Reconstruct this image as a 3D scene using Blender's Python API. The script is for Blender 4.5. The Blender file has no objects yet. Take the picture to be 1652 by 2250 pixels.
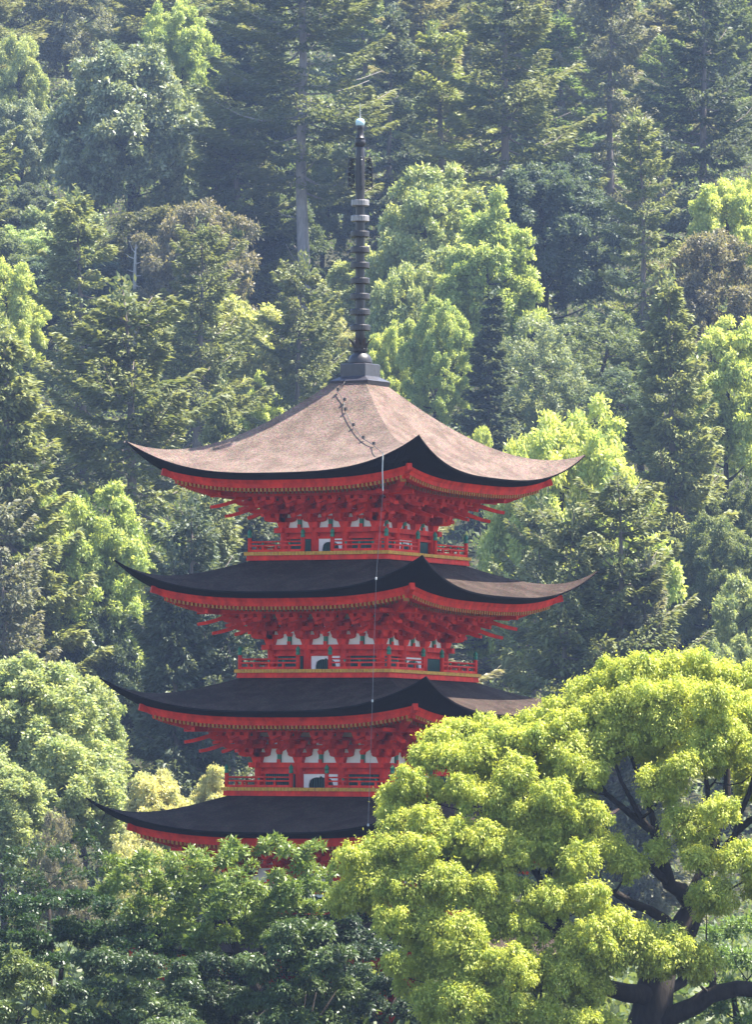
import bpy, math, random
import numpy as np
from mathutils import Vector, Matrix, Quaternion

R = math.radians
scene = bpy.context.scene
COL = scene.collection
F = 14600.0            # focal length in reference pixels (1652 x 2250 layout)
CAMZ = 5.5
PHI = R(-30.5)         # yaw of the pagoda
PAG = Vector((-0.534, 200.0, 0.0))
SUN = Vector((1.85, 0.5, 3.7)).normalized()


def at(X, Y, d):
    return np.array(((X - 826) / F * d, d, CAMZ + (1880 - Y) / F * d))


# ------------------------------------------------------------------ materials
def new_mat(name):
    m = bpy.data.materials.new(name)
    m.use_nodes = True
    nt = m.node_tree
    nt.nodes.clear()
    out = nt.nodes.new('ShaderNodeOutputMaterial')
    return m, nt, out


def node(nt, typ, **kw):
    n = nt.nodes.new(typ)
    for k, v in kw.items():
        setattr(n, k, v)
    return n


def paint(name, col, rough=0.55, var=0.25, scale=6.0, spec=0.35, bump=0.0, dirt=None, stretch=(1, 1, 1)):
    m, nt, out = new_mat(name)
    b = node(nt, 'ShaderNodeBsdfPrincipled')
    b.inputs['Roughness'].default_value = rough
    b.inputs['Specular IOR Level'].default_value = spec
    tc = node(nt, 'ShaderNodeTexCoord')
    mp = node(nt, 'ShaderNodeMapping')
    mp.inputs['Scale'].default_value = stretch
    nt.links.new(tc.outputs['Object'], mp.inputs['Vector'])
    nz = node(nt, 'ShaderNodeTexNoise')
    nz.inputs['Scale'].default_value = scale
    nz.inputs['Detail'].default_value = 6
    nz.inputs['Roughness'].default_value = 0.65
    nt.links.new(mp.outputs[0], nz.inputs['Vector'])
    mr = node(nt, 'ShaderNodeMapRange')
    mr.inputs['From Min'].default_value = 0.3
    mr.inputs['From Max'].default_value = 0.7
    nt.links.new(nz.outputs['Fac'], mr.inputs['Value'])
    mix = node(nt, 'ShaderNodeMix', data_type='RGBA')
    d = dirt if dirt else tuple(c * (1 - var) for c in col)
    h = tuple(min(1, c * (1 + var)) for c in col)
    mix.inputs[6].default_value = (*d, 1)
    mix.inputs[7].default_value = (*h, 1)
    nt.links.new(mr.outputs[0], mix.inputs[0])
    nt.links.new(mix.outputs[2], b.inputs['Base Color'])
    if bump:
        bp = node(nt, 'ShaderNodeBump')
        bp.inputs['Strength'].default_value = bump
        bp.inputs['Distance'].default_value = 0.05
        nt.links.new(nz.outputs['Fac'], bp.inputs['Height'])
        nt.links.new(bp.outputs[0], b.inputs['Normal'])
    nt.links.new(b.outputs[0], out.inputs[0])
    return m


def leaf_mat(name, trans=0.38, rough=0.45, spec=0.35):
    """object colour = young leaf colour; per-leaf attribute 'tint' blends older, greener leaves with it"""
    m, nt, out = new_mat(name)
    oi = node(nt, 'ShaderNodeObjectInfo')
    at_ = node(nt, 'ShaderNodeAttribute', attribute_name='tint')
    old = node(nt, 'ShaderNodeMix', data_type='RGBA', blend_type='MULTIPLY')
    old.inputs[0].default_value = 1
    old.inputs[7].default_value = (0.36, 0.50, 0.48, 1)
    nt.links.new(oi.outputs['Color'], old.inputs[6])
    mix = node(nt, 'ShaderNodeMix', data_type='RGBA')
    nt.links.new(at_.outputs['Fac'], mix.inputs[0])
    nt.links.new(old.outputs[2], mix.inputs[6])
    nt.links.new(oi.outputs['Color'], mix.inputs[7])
    b = node(nt, 'ShaderNodeBsdfPrincipled')
    b.inputs['Roughness'].default_value = rough
    b.inputs['Specular IOR Level'].default_value = spec
    nt.links.new(mix.outputs[2], b.inputs['Base Color'])
    t = node(nt, 'ShaderNodeBsdfTranslucent')
    tm = node(nt, 'ShaderNodeMix', data_type='RGBA', blend_type='MULTIPLY')
    tm.inputs[0].default_value = 1
    tm.inputs[7].default_value = (1.45, 1.4, 0.7, 1)
    nt.links.new(mix.outputs[2], tm.inputs[6])
    nt.links.new(tm.outputs[2], t.inputs['Color'])
    ms = node(nt, 'ShaderNodeMixShader')
    ms.inputs[0].default_value = trans
    nt.links.new(b.outputs[0], ms.inputs[1])
    nt.links.new(t.outputs[0], ms.inputs[2])
    nt.links.new(ms.outputs[0], out.inputs[0])
    return m


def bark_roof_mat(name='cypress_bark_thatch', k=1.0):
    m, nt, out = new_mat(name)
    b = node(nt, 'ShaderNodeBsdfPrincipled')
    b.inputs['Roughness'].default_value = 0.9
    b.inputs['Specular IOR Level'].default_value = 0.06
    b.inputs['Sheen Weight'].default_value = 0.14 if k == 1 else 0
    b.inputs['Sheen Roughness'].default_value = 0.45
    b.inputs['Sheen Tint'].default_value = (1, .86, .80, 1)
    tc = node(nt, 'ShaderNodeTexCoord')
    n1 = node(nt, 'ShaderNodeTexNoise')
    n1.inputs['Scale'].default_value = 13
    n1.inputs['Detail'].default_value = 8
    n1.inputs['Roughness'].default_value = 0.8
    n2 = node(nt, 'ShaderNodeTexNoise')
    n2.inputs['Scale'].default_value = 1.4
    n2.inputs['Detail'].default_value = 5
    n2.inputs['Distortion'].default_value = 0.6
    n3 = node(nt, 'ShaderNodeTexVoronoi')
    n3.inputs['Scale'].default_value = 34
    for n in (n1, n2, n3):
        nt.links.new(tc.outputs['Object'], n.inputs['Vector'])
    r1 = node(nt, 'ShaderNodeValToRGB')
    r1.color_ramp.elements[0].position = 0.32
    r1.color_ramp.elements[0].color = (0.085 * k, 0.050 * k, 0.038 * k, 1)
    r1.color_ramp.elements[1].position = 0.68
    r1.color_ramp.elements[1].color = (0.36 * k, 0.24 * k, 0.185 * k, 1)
    nt.links.new(n1.outputs['Fac'], r1.inputs[0])
    r2 = node(nt, 'ShaderNodeValToRGB')
    r2.color_ramp.elements[0].position = 0.38
    r2.color_ramp.elements[0].color = (0.64, 0.62, 0.60, 1)
    r2.color_ramp.elements[1].position = 0.6
    r2.color_ramp.elements[1].color = (1.0, 1.0, 1.0, 1)
    nt.links.new(n2.outputs['Fac'], r2.inputs[0])
    mx = node(nt, 'ShaderNodeMix', data_type='RGBA', blend_type='MULTIPLY')
    mx.inputs[0].default_value = 1
    nt.links.new(r1.outputs[0], mx.inputs[6])
    nt.links.new(r2.outputs[0], mx.inputs[7])
    mv = node(nt, 'ShaderNodeMix', data_type='RGBA', blend_type='MULTIPLY')
    mv.inputs[0].default_value = 0.5
    nt.links.new(mx.outputs[2], mv.inputs[6])
    nt.links.new(n3.outputs['Color'], mv.inputs[7])
    hs = node(nt, 'ShaderNodeHueSaturation')
    hs.inputs['Saturation'].default_value = 0.85
    nt.links.new(mv.outputs[2], hs.inputs['Color'])
    nt.links.new(hs.outputs[0], b.inputs['Base Color'])
    bp = node(nt, 'ShaderNodeBump')
    bp.inputs['Strength'].default_value = 0.9
    bp.inputs['Distance'].default_value = 0.06
    nt.links.new(n1.outputs['Fac'], bp.inputs['Height'])
    nt.links.new(bp.outputs[0], b.inputs['Normal'])
    nt.links.new(b.outputs[0], out.inputs[0])
    return m


M = {}
M['red'] = paint('vermilion_paint', (0.80, 0.040, 0.020), 0.62, 0.10, 3.2, 0.15, dirt=(0.40, 0.022, 0.014), stretch=(1, 1, .6))
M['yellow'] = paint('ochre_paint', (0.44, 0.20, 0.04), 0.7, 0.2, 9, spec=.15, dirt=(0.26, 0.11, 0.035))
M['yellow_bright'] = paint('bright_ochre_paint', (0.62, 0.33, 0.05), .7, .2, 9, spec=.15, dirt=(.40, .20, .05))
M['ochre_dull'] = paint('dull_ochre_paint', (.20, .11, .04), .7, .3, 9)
M['white'] = paint('white_plaster', (0.90, 0.89, 0.90), 0.8, 0.06, 4)
M['green'] = paint('verdigris_paint', (0.03, 0.19, 0.12), 0.5, 0.25, 12)
M['lattice'] = paint('dark_green_lattice', (0.02, 0.10, 0.085), 0.5, 0.25, 12)
M['dark'] = paint('dark_interior', (0.012, 0.014, 0.018), 0.8, 0.2, 4)
M['bark'] = bark_roof_mat()
M['bark_shade'] = bark_roof_mat('shade_toned_bark_thatch', 0.36)  # lower roofs: same bark, with the upper eaves' shade put into its colour
M['edge'] = paint('blackened_bark_edge', (0.010, 0.009, 0.011), 0.95, 0.4, 22, 0.04, bump=0.3, stretch=(1, 1, 4))
M['bronze'] = paint('weathered_bronze', (0.026, 0.021, 0.024), 0.42, 0.35, 9, 0.5, dirt=(0.012, 0.011, 0.014), stretch=(1, 1, .3))
M['silver'] = paint('whitened_bronze', (0.22, 0.2, 0.2), 0.35, 0.6, 14, 0.6, dirt=(0.03, 0.03, 0.035), stretch=(1, 1, .1))
M['jewel'] = paint('pale_verdigris', (0.50, 0.66, 0.70), 0.4, 0.12, 7)
M['steel'] = paint('galvanised_steel', (0.5, 0.5, 0.5), 0.4, 0.15, 7)
M['wire'] = paint('dark_cable', (0.05, 0.045, 0.045), 0.6, 0.2, 7)
M['trunk'] = paint('dark_tree_bark', (0.034, 0.027, 0.023), 0.9, 0.45, 7, 0.15, bump=0.6, stretch=(1, 1, .25))
M['trunk_grey'] = paint('grey_fir_bark', (0.16, 0.135, 0.125), 0.9, 0.4, 5, 0.15, bump=0.5, stretch=(1, 1, .25))
M['trunk_pale'] = paint('pale_fir_bark', (.27, .24, .235), .9, .3, 5, .15, bump=.5, stretch=(1, 1, .25))
M['snag'] = paint('bleached_wood', (0.36, 0.34, 0.32), 0.8, 0.25, 6)
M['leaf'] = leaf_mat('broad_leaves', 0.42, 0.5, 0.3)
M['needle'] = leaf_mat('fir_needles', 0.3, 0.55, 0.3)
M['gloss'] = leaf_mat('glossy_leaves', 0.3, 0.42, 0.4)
M['soil'] = paint('forest_floor', (0.035, 0.035, 0.02), 0.95, 0.5, 0.7, 0.1)


# ------------------------------------------------------------------ mesh builder
class MB:
    def __init__(self):
        self.v, self.f, self.m = [], [], []

    def add(self, vs, fs, mi=0):
        o = len(self.v)
        self.v += [tuple(map(float, p)) for p in vs]
        for f in fs:
            self.f.append(tuple(o + i for i in f))
            self.m.append(mi)

    def box(self, c, h, ax=None, mi=0, taper=1.0):
        """c centre, h half sizes, ax three axes; taper scales the bottom face"""
        c = Vector(c)
        ax = ax or (Vector((1, 0, 0)), Vector((0, 1, 0)), Vector((0, 0, 1)))
        vs = []
        for sz in (-1, 1):
            k = taper if sz < 0 else 1
            for sx, sy in ((-1, -1), (1, -1), (1, 1), (-1, 1)):
                vs.append(c + ax[0] * (sx * h[0] * k) + ax[1] * (sy * h[1] * k) + ax[2] * (sz * h[2]))
        self.add(vs, [(0, 3, 2, 1), (4, 5, 6, 7), (0, 1, 5, 4), (1, 2, 6, 5), (2, 3, 7, 6), (3, 0, 4, 7)], mi)

    def prism(self, prof, o, s, z, w, hw, mi=0):
        """profile of (s, z) points extruded by +-hw along w"""
        o, s, z, w = Vector(o), Vector(s), Vector(z), Vector(w)
        n = len(prof)
        vs = [o + s * a + z * b + w * (-hw) for a, b in prof] + [o + s * a + z * b + w * hw for a, b in prof]
        fs = [tuple(range(n))[::-1], tuple(range(n, 2 * n))]
        fs += [(i, (i + 1) % n, n + (i + 1) % n, n + i) for i in range(n)]
        self.add(vs, fs, mi)

    def sweep_rect(self, path, hw, hh, side, mi=0):
        side = Vector(side)
        rings = []
        for i, p in enumerate(path):
            p = Vector(p)
            a = Vector(path[max(0, i - 1)])
            b = Vector(path[min(len(path) - 1, i + 1)])
            t = (b - a).normalized()
            up = side.cross(t).normalized()
            k = hh[i] if isinstance(hh, (list, tuple)) else hh
            rings.append([p - side * hw - up * k, p + side * hw - up * k, p + side * hw + up * k, p - side * hw + up * k])
        vs = [q for r in rings for q in r]
        fs = [(0, 3, 2, 1)]
        for i in range(len(path) - 1):
            for j in range(4):
                fs.append((4 * i + j, 4 * i + (j + 1) % 4, 4 * i + 4 + (j + 1) % 4, 4 * i + 4 + j))
        e = 4 * (len(path) - 1)
        fs.append((e, e + 1, e + 2, e + 3))
        self.add(vs, fs, mi)

    def lathe(self, prof, c=(0, 0, 0), n=20, mi=0):
        c = Vector(c)
        vs = []
        for r, z in prof:
            for k in range(n):
                a = 2 * math.pi * k / n
                vs.append(c + Vector((r * math.cos(a), r * math.sin(a), z)))
        fs = []
        for i in range(len(prof) - 1):
            for k in range(n):
                fs.append((i * n + k, i * n + (k + 1) % n, (i + 1) * n + (k + 1) % n, (i + 1) * n + k))
        fs.append(tuple(range(n))[::-1])
        e = (len(prof) - 1) * n
        fs.append(tuple(range(e, e + n)))
        self.add(vs, fs, mi)

    def tube(self, pts, rad, n=6, mi=0):
        pts = [Vector(p) for p in pts]
        if not isinstance(rad, (list, tuple, np.ndarray)):
            rad = [rad] * len(pts)
        t0 = (pts[1] - pts[0]).normalized()
        up = Vector((0, 0, 1)) if abs(t0.z) < 0.9 else Vector((1, 0, 0))
        side = t0.cross(up).normalized()
        vs = []
        for i, p in enumerate(pts):
            t = (pts[min(i + 1, len(pts) - 1)] - pts[max(i - 1, 0)]).normalized()
            side = (side - t * side.dot(t)).normalized()
            b = t.cross(side)
            for k in range(n):
                a = 2 * math.pi * k / n
                vs.append(p + (side * math.cos(a) + b * math.sin(a)) * float(rad[i]))
        fs = []
        for i in range(len(pts) - 1):
            for k in range(n):
                fs.append((i * n + k, i * n + (k + 1) % n, (i + 1) * n + (k + 1) % n, (i + 1) * n + k))
        fs.append(tuple(range(n))[::-1])
        fs.append(tuple(range((len(pts) - 1) * n, len(pts) * n)))
        self.add(vs, fs, mi)

    def grid(self, pts, mi=0, flip=False):
        nr, nc = len(pts), len(pts[0])
        vs = [p for r in pts for p in r]
        fs = []
        for i in range(nr - 1):
            for j in range(nc - 1):
                f = (i * nc + j, i * nc + j + 1, (i + 1) * nc + j + 1, (i + 1) * nc + j)
                fs.append(f[::-1] if flip else f)
        self.add(vs, fs, mi)

    def mesh(self, name, mats, smooth=False, shear=0.0):
        me = bpy.data.meshes.new(name)
        v = np.array(self.v)
        if shear:
            v[:, 2] -= shear * (v[:, 0] * math.cos(PHI) - v[:, 1] * math.sin(PHI))
        me.from_pydata(v.tolist(), [], self.f)
        for m in (mats if isinstance(mats, (list, tuple)) else [mats]):
            me.materials.append(m)
        me.polygons.foreach_set('material_index', self.m)
        if smooth:
            me.polygons.foreach_set('use_smooth', [True] * len(self.f))
        me.update()
        return me

    def build(self, name, mats, parent=None, smooth=False, shear=0.0):
        return link(name, self.mesh(name, mats, smooth, shear), parent)


def link(name, data, parent=None, loc=None, rz=0.0):
    o = bpy.data.objects.new(name, data)
    COL.objects.link(o)
    if parent is not None:
        o.parent = parent
    if loc is not None:
        o.location = loc
    if rz:
        o.rotation_euler = (0, 0, rz)
    return o


def tag(o, label=None, cat=None, group=None, kind=None):
    if label:
        o['label'] = label
    if cat:
        o['category'] = cat
    if group:
        o['group'] = group
    if kind:
        o['kind'] = kind
    return o


# ------------------------------------------------------------------ the pagoda
SH = 0.0125            # the old tower has settled a little to one side
pagoda = link('pagoda', None)
pagoda.location = PAG
pagoda.rotation_euler = (0, 0, PHI)
tag(pagoda, 'vermilion five-storey pagoda with bark roofs and tall bronze spire above the treetops', 'pagoda')

FN = [Vector((0, -1, 0)), Vector((1, 0, 0)), Vector((0, 1, 0)), Vector((-1, 0, 0))]
FT = [Vector((1, 0, 0)), Vector((0, 1, 0)), Vector((-1, 0, 0)), Vector((0, -1, 0))]
Z = Vector((0, 0, 1))


def fp(i, n, t, z):
    return FN[i] * n + FT[i] * t + Z * z


def shz(p):
    return Vector((p.x, p.y, p.z - SH * (p.x * math.cos(PHI) - p.y * math.sin(PHI))))


LEV = [  # z of roof tips, bark half width, body half width, balcony half width
    dict(zt=17.77, a0=5.05, b=1.62, bal=2.45),
    dict(zt=14.25, a0=5.33, b=1.90, bal=2.66),
    dict(zt=10.72, a0=5.63, b=2.18, bal=2.95),
    dict(zt=7.15, a0=5.93, b=2.46, bal=None),
    dict(zt=3.62, a0=6.23, b=2.76, bal=None),
]
US = [math.sin(math.pi / 2 * k / 26) for k in range(-26, 27)]


def roof_pt(L, i, u, v, top):
    a0, zt = L['a0'], L['zt']
    ain = L['ain']
    a = a0 + (ain - a0) * v
    bow = 0.043 * a0 * (1 - u * u) * (1 - v)
    lift = 1.0 * abs(u) ** 3 * (1 - v) ** 3.6
    if top:
        z = 1.46 * v + 1.47 * v * v
    else:
        z = L['rise'] * (0.88 * v + 0.12 * v * v)
    return fp(i, a - bow, u * a, zt - 1.0 + z + lift)


def p1(L, i, u, da=0.0, dz=0.0):
    a1 = 0.832 * L['a0'] - da
    return fp(i, a1, u * a1, L['zt'] - 1.18 + 0.36 * abs(u) ** 3 + dz)


def hijiki(L, h=0.13):
    return [(-L, h), (-L, h * .5), (-L + .05, h * .2), (-L + .16, 0), (L - .16, 0), (L - .05, h * .2), (L, h * .5), (L, h)]


def tail(mb, o, n, n0, z0, n1, z1, hw=0.06):
    n = Vector(n)
    side = Z.cross(n).normalized()
    pts = []
    for k in range(9):
        s = k / 8
        z = z0 + (z1 - z0) * (1 - (1 - s) ** 1.35)
        pts.append(Vector(o) + n * (n0 + (n1 - n0) * s) + Z * z)
    mb.sweep_rect(pts, hw, [.075 - .028 * k / 8 for k in range(9)], side)


def block(mb, c, s=0.095, h=0.055, ax=None):
    mb.box(c, (s, s, h), ax, 0, 0.72)


def arms(mb, n, t, k=1.0, full=True):
    """one direction of a three-step bracket: n outward, t along the wall"""
    ax = (t, n, Z)
    O = Vector((0, 0, 0))
    mb.prism(hijiki(.40), O + Z * .17, t, Z, n, .055)
    mb.prism(hijiki(.40), O + Z * .172 + n * .02, n, Z, t, .055)
    for s in (-.34, 0, .34):
        block(mb, O + t * s + Z * .355, ax=ax)
    block(mb, O + n * .36 + Z * .355, ax=ax)
    # second step
    mb.prism(hijiki(.55), O + Z * .41, t, Z, n, .053)
    mb.prism(hijiki(.42), O + n * .36 + Z * .412, t, Z, n, .055)
    mb.prism(hijiki(.78), O + Z * .414, n, Z, t, .052)
    for s in (-.36, 0, .36):
        block(mb, O + n * .36 + t * s + Z * .595, ax=ax)
        block(mb, O + t * s * 1.3 + Z * .597, ax=ax)
    block(mb, O + n * .74 + Z * .595, ax=ax)
    # third step
    mb.prism(hijiki(.42), O + n * .74 + Z * .652, t, Z, n, .055)
    for s in (-.36, 0, .36):
        block(mb, O + n * .74 + t * s + Z * .835, ax=ax)
    mb.prism(hijiki(.36), O + n * 1.14 + Z * .66, t, Z, n, .05)
    for s in (-.3, 0, .3):
        block(mb, O + n * 1.14 + t * s + Z * .835, ax=ax)
    tail(mb, O, n, 0.1, .88, 1.28, .33)
    tail(mb, O, n, 0.3, 1.12, 1.60, .60)
    # dark green decorated block under the purlin
    mb.box(O + n * .40 + Z * .80, (.07, .05, .09), ax, 1)


mbS = MB()
mbS.box((0, 0, .085), (.17, .17, .085), None, 0, .74)
arms(mbS, FN[0], FT[0])
ME_BRACKET = mbS.mesh('bracket_set', [M['red'], M['green']])
mbC = MB()           # corner set stands at the front-right corner of face 0 (n = -y) and face 1 (n = +x)
mbC.box((0, 0, .085), (.17, .17, .085), None, 0, .74)
arms(mbC, FN[0], FT[0])
arms(mbC, FN[1] * 1.0, FT[1] * 1.0)
dg = (FN[0] + FN[1]).normalized()
dt = Z.cross(dg).normalized()
for (zz, ll) in ((.174, .62), (.416, 1.1), (.656, 1.5)):
    mbC.prism(hijiki(ll, .135), Z * zz, dg, Z, dt, .06)
    block(mbC, dg * (ll - .08) + Z * (zz + .19), .11, .06, (dg, dt, Z))
tail(mbC, (0, 0, 0), dg, .1, 1.0, 1.83, .33, .06)
tail(mbC, (0, 0, 0), dg, .3, 1.30, 2.28, .60, .065)
ME_CORNER = mbC.mesh('corner_bracket_set', [M['red'], M['green']])


def capmesh():
    mb = MB()
    mb.lathe([(.062, 0), (.066, .03), (.066, .09), (.05, .10), (.05, .115), (.064, .125), (.070, .16), (.055, .205), (.022, .245), (.004, .28)], n=12)
    return mb.mesh('post_cap', M['green'], True)


ME_CAP = capmesh()
mb = MB()
mb.lathe([(.062, 0), (.062, .42)], n=12)
ME_NEWEL = mb.mesh('newel_post', M['red'], True)

for li, L in enumerate(LEV):
    top = li == 0
    zt, a0, b = L['zt'], L['a0'], L['b']
    zf, zh = zt - 3.22, zt - 2.47
    if top:
        L['ain'] = 0.62
    else:
        up = LEV[li - 1]
        hb = up['bal'] or up['b'] + .75
        L['ain'] = hb - .12
        L['rise'] = (up['zt'] - 3.48 + .02) - (zt - 1.0)
    # --- roof
    mb = MB()
    nv = 22
    for i in range(4):
        mb.grid([[roof_pt(L, i, u, k / nv, top) for u in US] for k in range(nv + 1)])
    roof = mb.build('roof', M['bark'] if top else M['bark_shade'], pagoda, True, SH)
    if top:
        roof['label'] = 'pinkish brown bark roof, topmost'
    mb = MB()
    for i in range(4):
        rows = [[], [], [], [], []]
        for u in US:
            A = roof_pt(L, i, u, 0, top)
            B = p1(L, i, u)
            dn = (B - A)
            rows[0].append(A)
            rows[1].append(A + Z * (-.05) + FN[i] * -.012 * (1 - abs(u) ** 6))
            rows[2].append(A + Z * (-.055) + dn * .10)
            rows[3].append(A.lerp(B, .55) + Z * (-.045))
            rows[4].append(B)
        for q in range(4):
            mb.grid([rows[q], rows[q + 1]], 0, True)
    mb.build('eave_edge', M['edge'], roof, False, SH)
    # --- fascia boards (two stepped boards) and soffit
    mb = MB()
    for i in range(4):
        r0 = [p1(L, i, u) for u in US]
        r1 = [p1(L, i, u, .05, -.105) for u in US]
        r2 = [p1(L, i, u, .075, -.108) for u in US]
        r3 = [p1(L, i, u, .10, -.24) for u in US]
        for q, (x, y) in enumerate(((r0, r1), (r1, r2), (r2, r3))):
            mb.grid([x, y], 0, True)
        rows = []
        for k in range(9):
            s = k / 8
            a = (0.832 * a0 - .10) * (1 - s) + (b - .1) * s
            rows.append([fp(i, a, u * a, zt - 1.18 - .238 + .36 * abs(u) ** 3 * (1 - s) + .30 * s) for u in US])
        mb.grid(rows, 0, True)
    mb.build('fascia', M['red'], roof, False, SH)
    a1 = 0.832 * a0 - .10

    def soff(n, t):
        s = min(1, max(0, (a1 - n) / (a1 - b + .1)))
        u = min(1, abs(t) / max(n, 1e-3))
        return zt - 1.418 + .36 * u ** 3 * (1 - s) + .30 * s

    for i in range(4):
        mb = MB()
        nr = int(2 * a1 / .147)
        for k in range(nr + 1):
            t = -a1 + .09 + (2 * a1 - .18) * k / nr
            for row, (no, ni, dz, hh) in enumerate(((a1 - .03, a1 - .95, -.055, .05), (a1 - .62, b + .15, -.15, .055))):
                ni = max(ni, abs(t) + .06)
                if no - ni < .12:
                    continue
                za, zb = soff(no, t) + dz, soff(ni, t) + dz
                A, B = fp(i, no, t, za), fp(i, ni, t, zb)
                d = (A - B)
                ln = d.length
                d.normalize()
                mb.box((A + B) / 2, (.033, ln / 2, hh), (FT[i], d, FT[i].cross(d)))
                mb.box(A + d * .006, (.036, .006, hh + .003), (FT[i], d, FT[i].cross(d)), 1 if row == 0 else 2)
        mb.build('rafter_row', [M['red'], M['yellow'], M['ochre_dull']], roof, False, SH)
    for i in range(4):
        dgi = (FN[i] + FT[i]).normalized()
        dti = Z.cross(dgi).normalized()
        mb = MB()
        c = p1(L, i, 1.0)
        r1_ = Vector((c.x, c.y, 0)).length
        P = lambda r, z: dgi * r + Z * z
        mb.sweep_rect([P(b * 1.414, zt - 1.25), P(r1_ * .8, zt - 1.30), P(r1_ - .1, c.z - .10), P(r1_ + .13, c.z - .05)], .075, [.10, .11, .11, .10], dti)
        mb.sweep_rect([P(b * 1.414, zt - 1.42), P(r1_ * .78, zt - 1.45), P(r1_ - .62, c.z - .36)], .085, .10, dti)
        mb.box(P(r1_ - .60, c.z - .36), (.09, .02, .105), (dti, dgi, Z), 1)
        mb.build('corner_beam', [M['red'], M['yellow']], roof, False, SH)
    # --- storey body
    mb = MB()
    zlow = zf - .2 if li < 4 else 0.0
    mb.box((0, 0, (zlow + zh) / 2), (b - .07, b - .07, (zh - zlow) / 2))
    storey = mb.build('storey', M['red'], pagoda, False, SH)
    mb = MB()
    mb.box((0, 0, zh + .5), (b - .035, b - .035, .5))
    mb.build('plaster_wall', M['white'], storey, False, SH)
    mb = MB()
    for i in range(4):
        ex = (.30, .28)[i % 2]
        o = .003 * (i % 2)
        mb.box(fp(i, b + .02, 0, zh - .075), (b + ex, .09, .075 - o), (FT[i], FN[i], Z))
        mb.box(fp(i, b + .0, 0, zh - .30), (b, .05, .035 - o), (FT[i], FN[i], Z))
        mb.box(fp(i, b - .02, 0, zh + .47), (b + .05, .05, .055 - o), (FT[i], FN[i], Z))
        mb.box(fp(i, b - .02, 0, zh + .71), (b + .05, .05, .052 - o), (FT[i], FN[i], Z))
        mb.box(fp(i, b + 1.14, 0, zh + .955), (b + 1.9, .06, .06 - o), (FT[i], FN[i], Z))
        mb.box(fp(i, b + .74, 0, zh + .93), (b + 1.2, .05, .045 - o), (FT[i], FN[i], Z))
        # small blocks that make the bracket rows continuous between the sets
        for s in range(-7, 8):
            mb.box(fp(i, b + .01, s * b / 7.5, zh + .60), (.06, .05, .05), (FT[i], FN[i], Z), 0, .75)
    mb.build('head_beam', M['red'], storey, False, SH)
    for i in range(4):
        for q in (-1, -1 / 3, 1 / 3):
            c = fp(i, b, q * b, 0)
            mb = MB()
            mb.lathe([(.125, zlow), (.125, zh)], (c.x, c.y, 0), 14)
            mb.build('column', M['red'], storey, True, SH)
            if abs(q) < 1:
                p = shz(fp(i, b, q * b, zh))
                link('bracket_set', ME_BRACKET, storey, p, i * math.pi / 2)
        p = shz(fp(i, b, b, zh))
        link('corner_bracket_set', ME_CORNER, storey, p, i * math.pi / 2)
        for q in (-1, 0, 1):
            t0 = q * b * 2 / 3
            mb = MB()       # little strut in the middle of each bay
            mb.box(fp(i, b + .0, t0, zh + .13), (.055, .04, .13), (FT[i], FN[i], Z), 1)
            mb.box(fp(i, b + .0, t0, zh + .30), (.10, .06, .05), (FT[i], FN[i], Z), 0, .7)
            mb.box(fp(i, b + .045, t0, zh + .05), (.06, .012, .05), (FT[i], FN[i], Z), 0)
            mb.build('bay_strut', [M['red'], M['green']], storey, False, SH)
            hw = b / 3 - .13
            if q == 0:
                mb = MB()
                mb.box(fp(i, b - .06, t0, zf + .20), (hw, .012, .22), (FT[i], FN[i], Z), 1)
                for s in range(-6, 7):
                    mb.box(fp(i, b - .04, t0 + s * hw / 7, zf + .19), (.011, .012, .2), (FT[i], FN[i], Z), 2)
                ow = hw * .72
                xs = [-hw, -ow - 1e-3] + [-ow + 2 * ow * k / 24 for k in range(25)] + [ow + 1e-3, hw]
                lo, hi = [], []
                for x in xs:
                    f = abs(x) / ow
                    if f > 1:
                        zz = -.02
                    else:
                        zz = .16 + .16 * math.sqrt(max(0, 1 - f ** 2.6)) + .05 * max(0, 1 - f * 7) ** 1.0 - .02 * max(0, math.sin(f * 9)) * .5
                        if f > .995:
                            zz = .1
                    lo.append(fp(i, b + .012, t0 + x, zf + zz))
                    hi.append(fp(i, b + .012, t0 + x, zf + .43))
                mb.grid([lo, hi], 0)
                mb.grid([[p - FN[i] * .05 for p in lo], lo], 0)
                mb.build('arched_window', [M['white'], M['dark'], M['lattice']], storey, False, SH)
            else:
                mb = MB()
                mb.box(fp(i, b - .06, t0, zf + .20), (hw * .86, .012, .23), (FT[i], FN[i], Z), 0)
                for s in range(-7, 8):
                    mb.box(fp(i, b - .035, t0 + s * hw * .86 / 7.4, zf + .19), (.014, .014, .215), (FT[i], FN[i], Z), 1)
                mb.build('lattice_window', [M['dark'], M['lattice']], storey, False, SH)
    # --- balcony
    if L['bal']:
        B_ = L['bal']
        mb = MB()
        zb = zt - 3.48
        mb.box((0, 0, zb + .075), (B_, B_, .075))
        mb.box((0, 0, zb + .03), (B_ + .012, B_ + .012, .018))
        mb.box((0, 0, zb + .20), (B_ - .06, B_ - .06, .058))
        bal = mb.build('balcony', M['red'], pagoda, False, SH)
        mb = MB()
        for i in range(4):
            n = int(2 * B_ / .115)
            w = (2 * B_ + .12) / n
            for k in range(n):
                mb.box(fp(i, B_ - .03, -B_ - .06 + w * (k + .5), zb + .205), (w / 2 - .006, .09, .05 - .002 * (i % 2)), (FT[i], FN[i], Z))
        mb.build('yellow_edging', M['yellow_bright'], bal, False, SH)
        br = B_ - .07
        g = .21 * B_
        zfl = zb + .262
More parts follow.
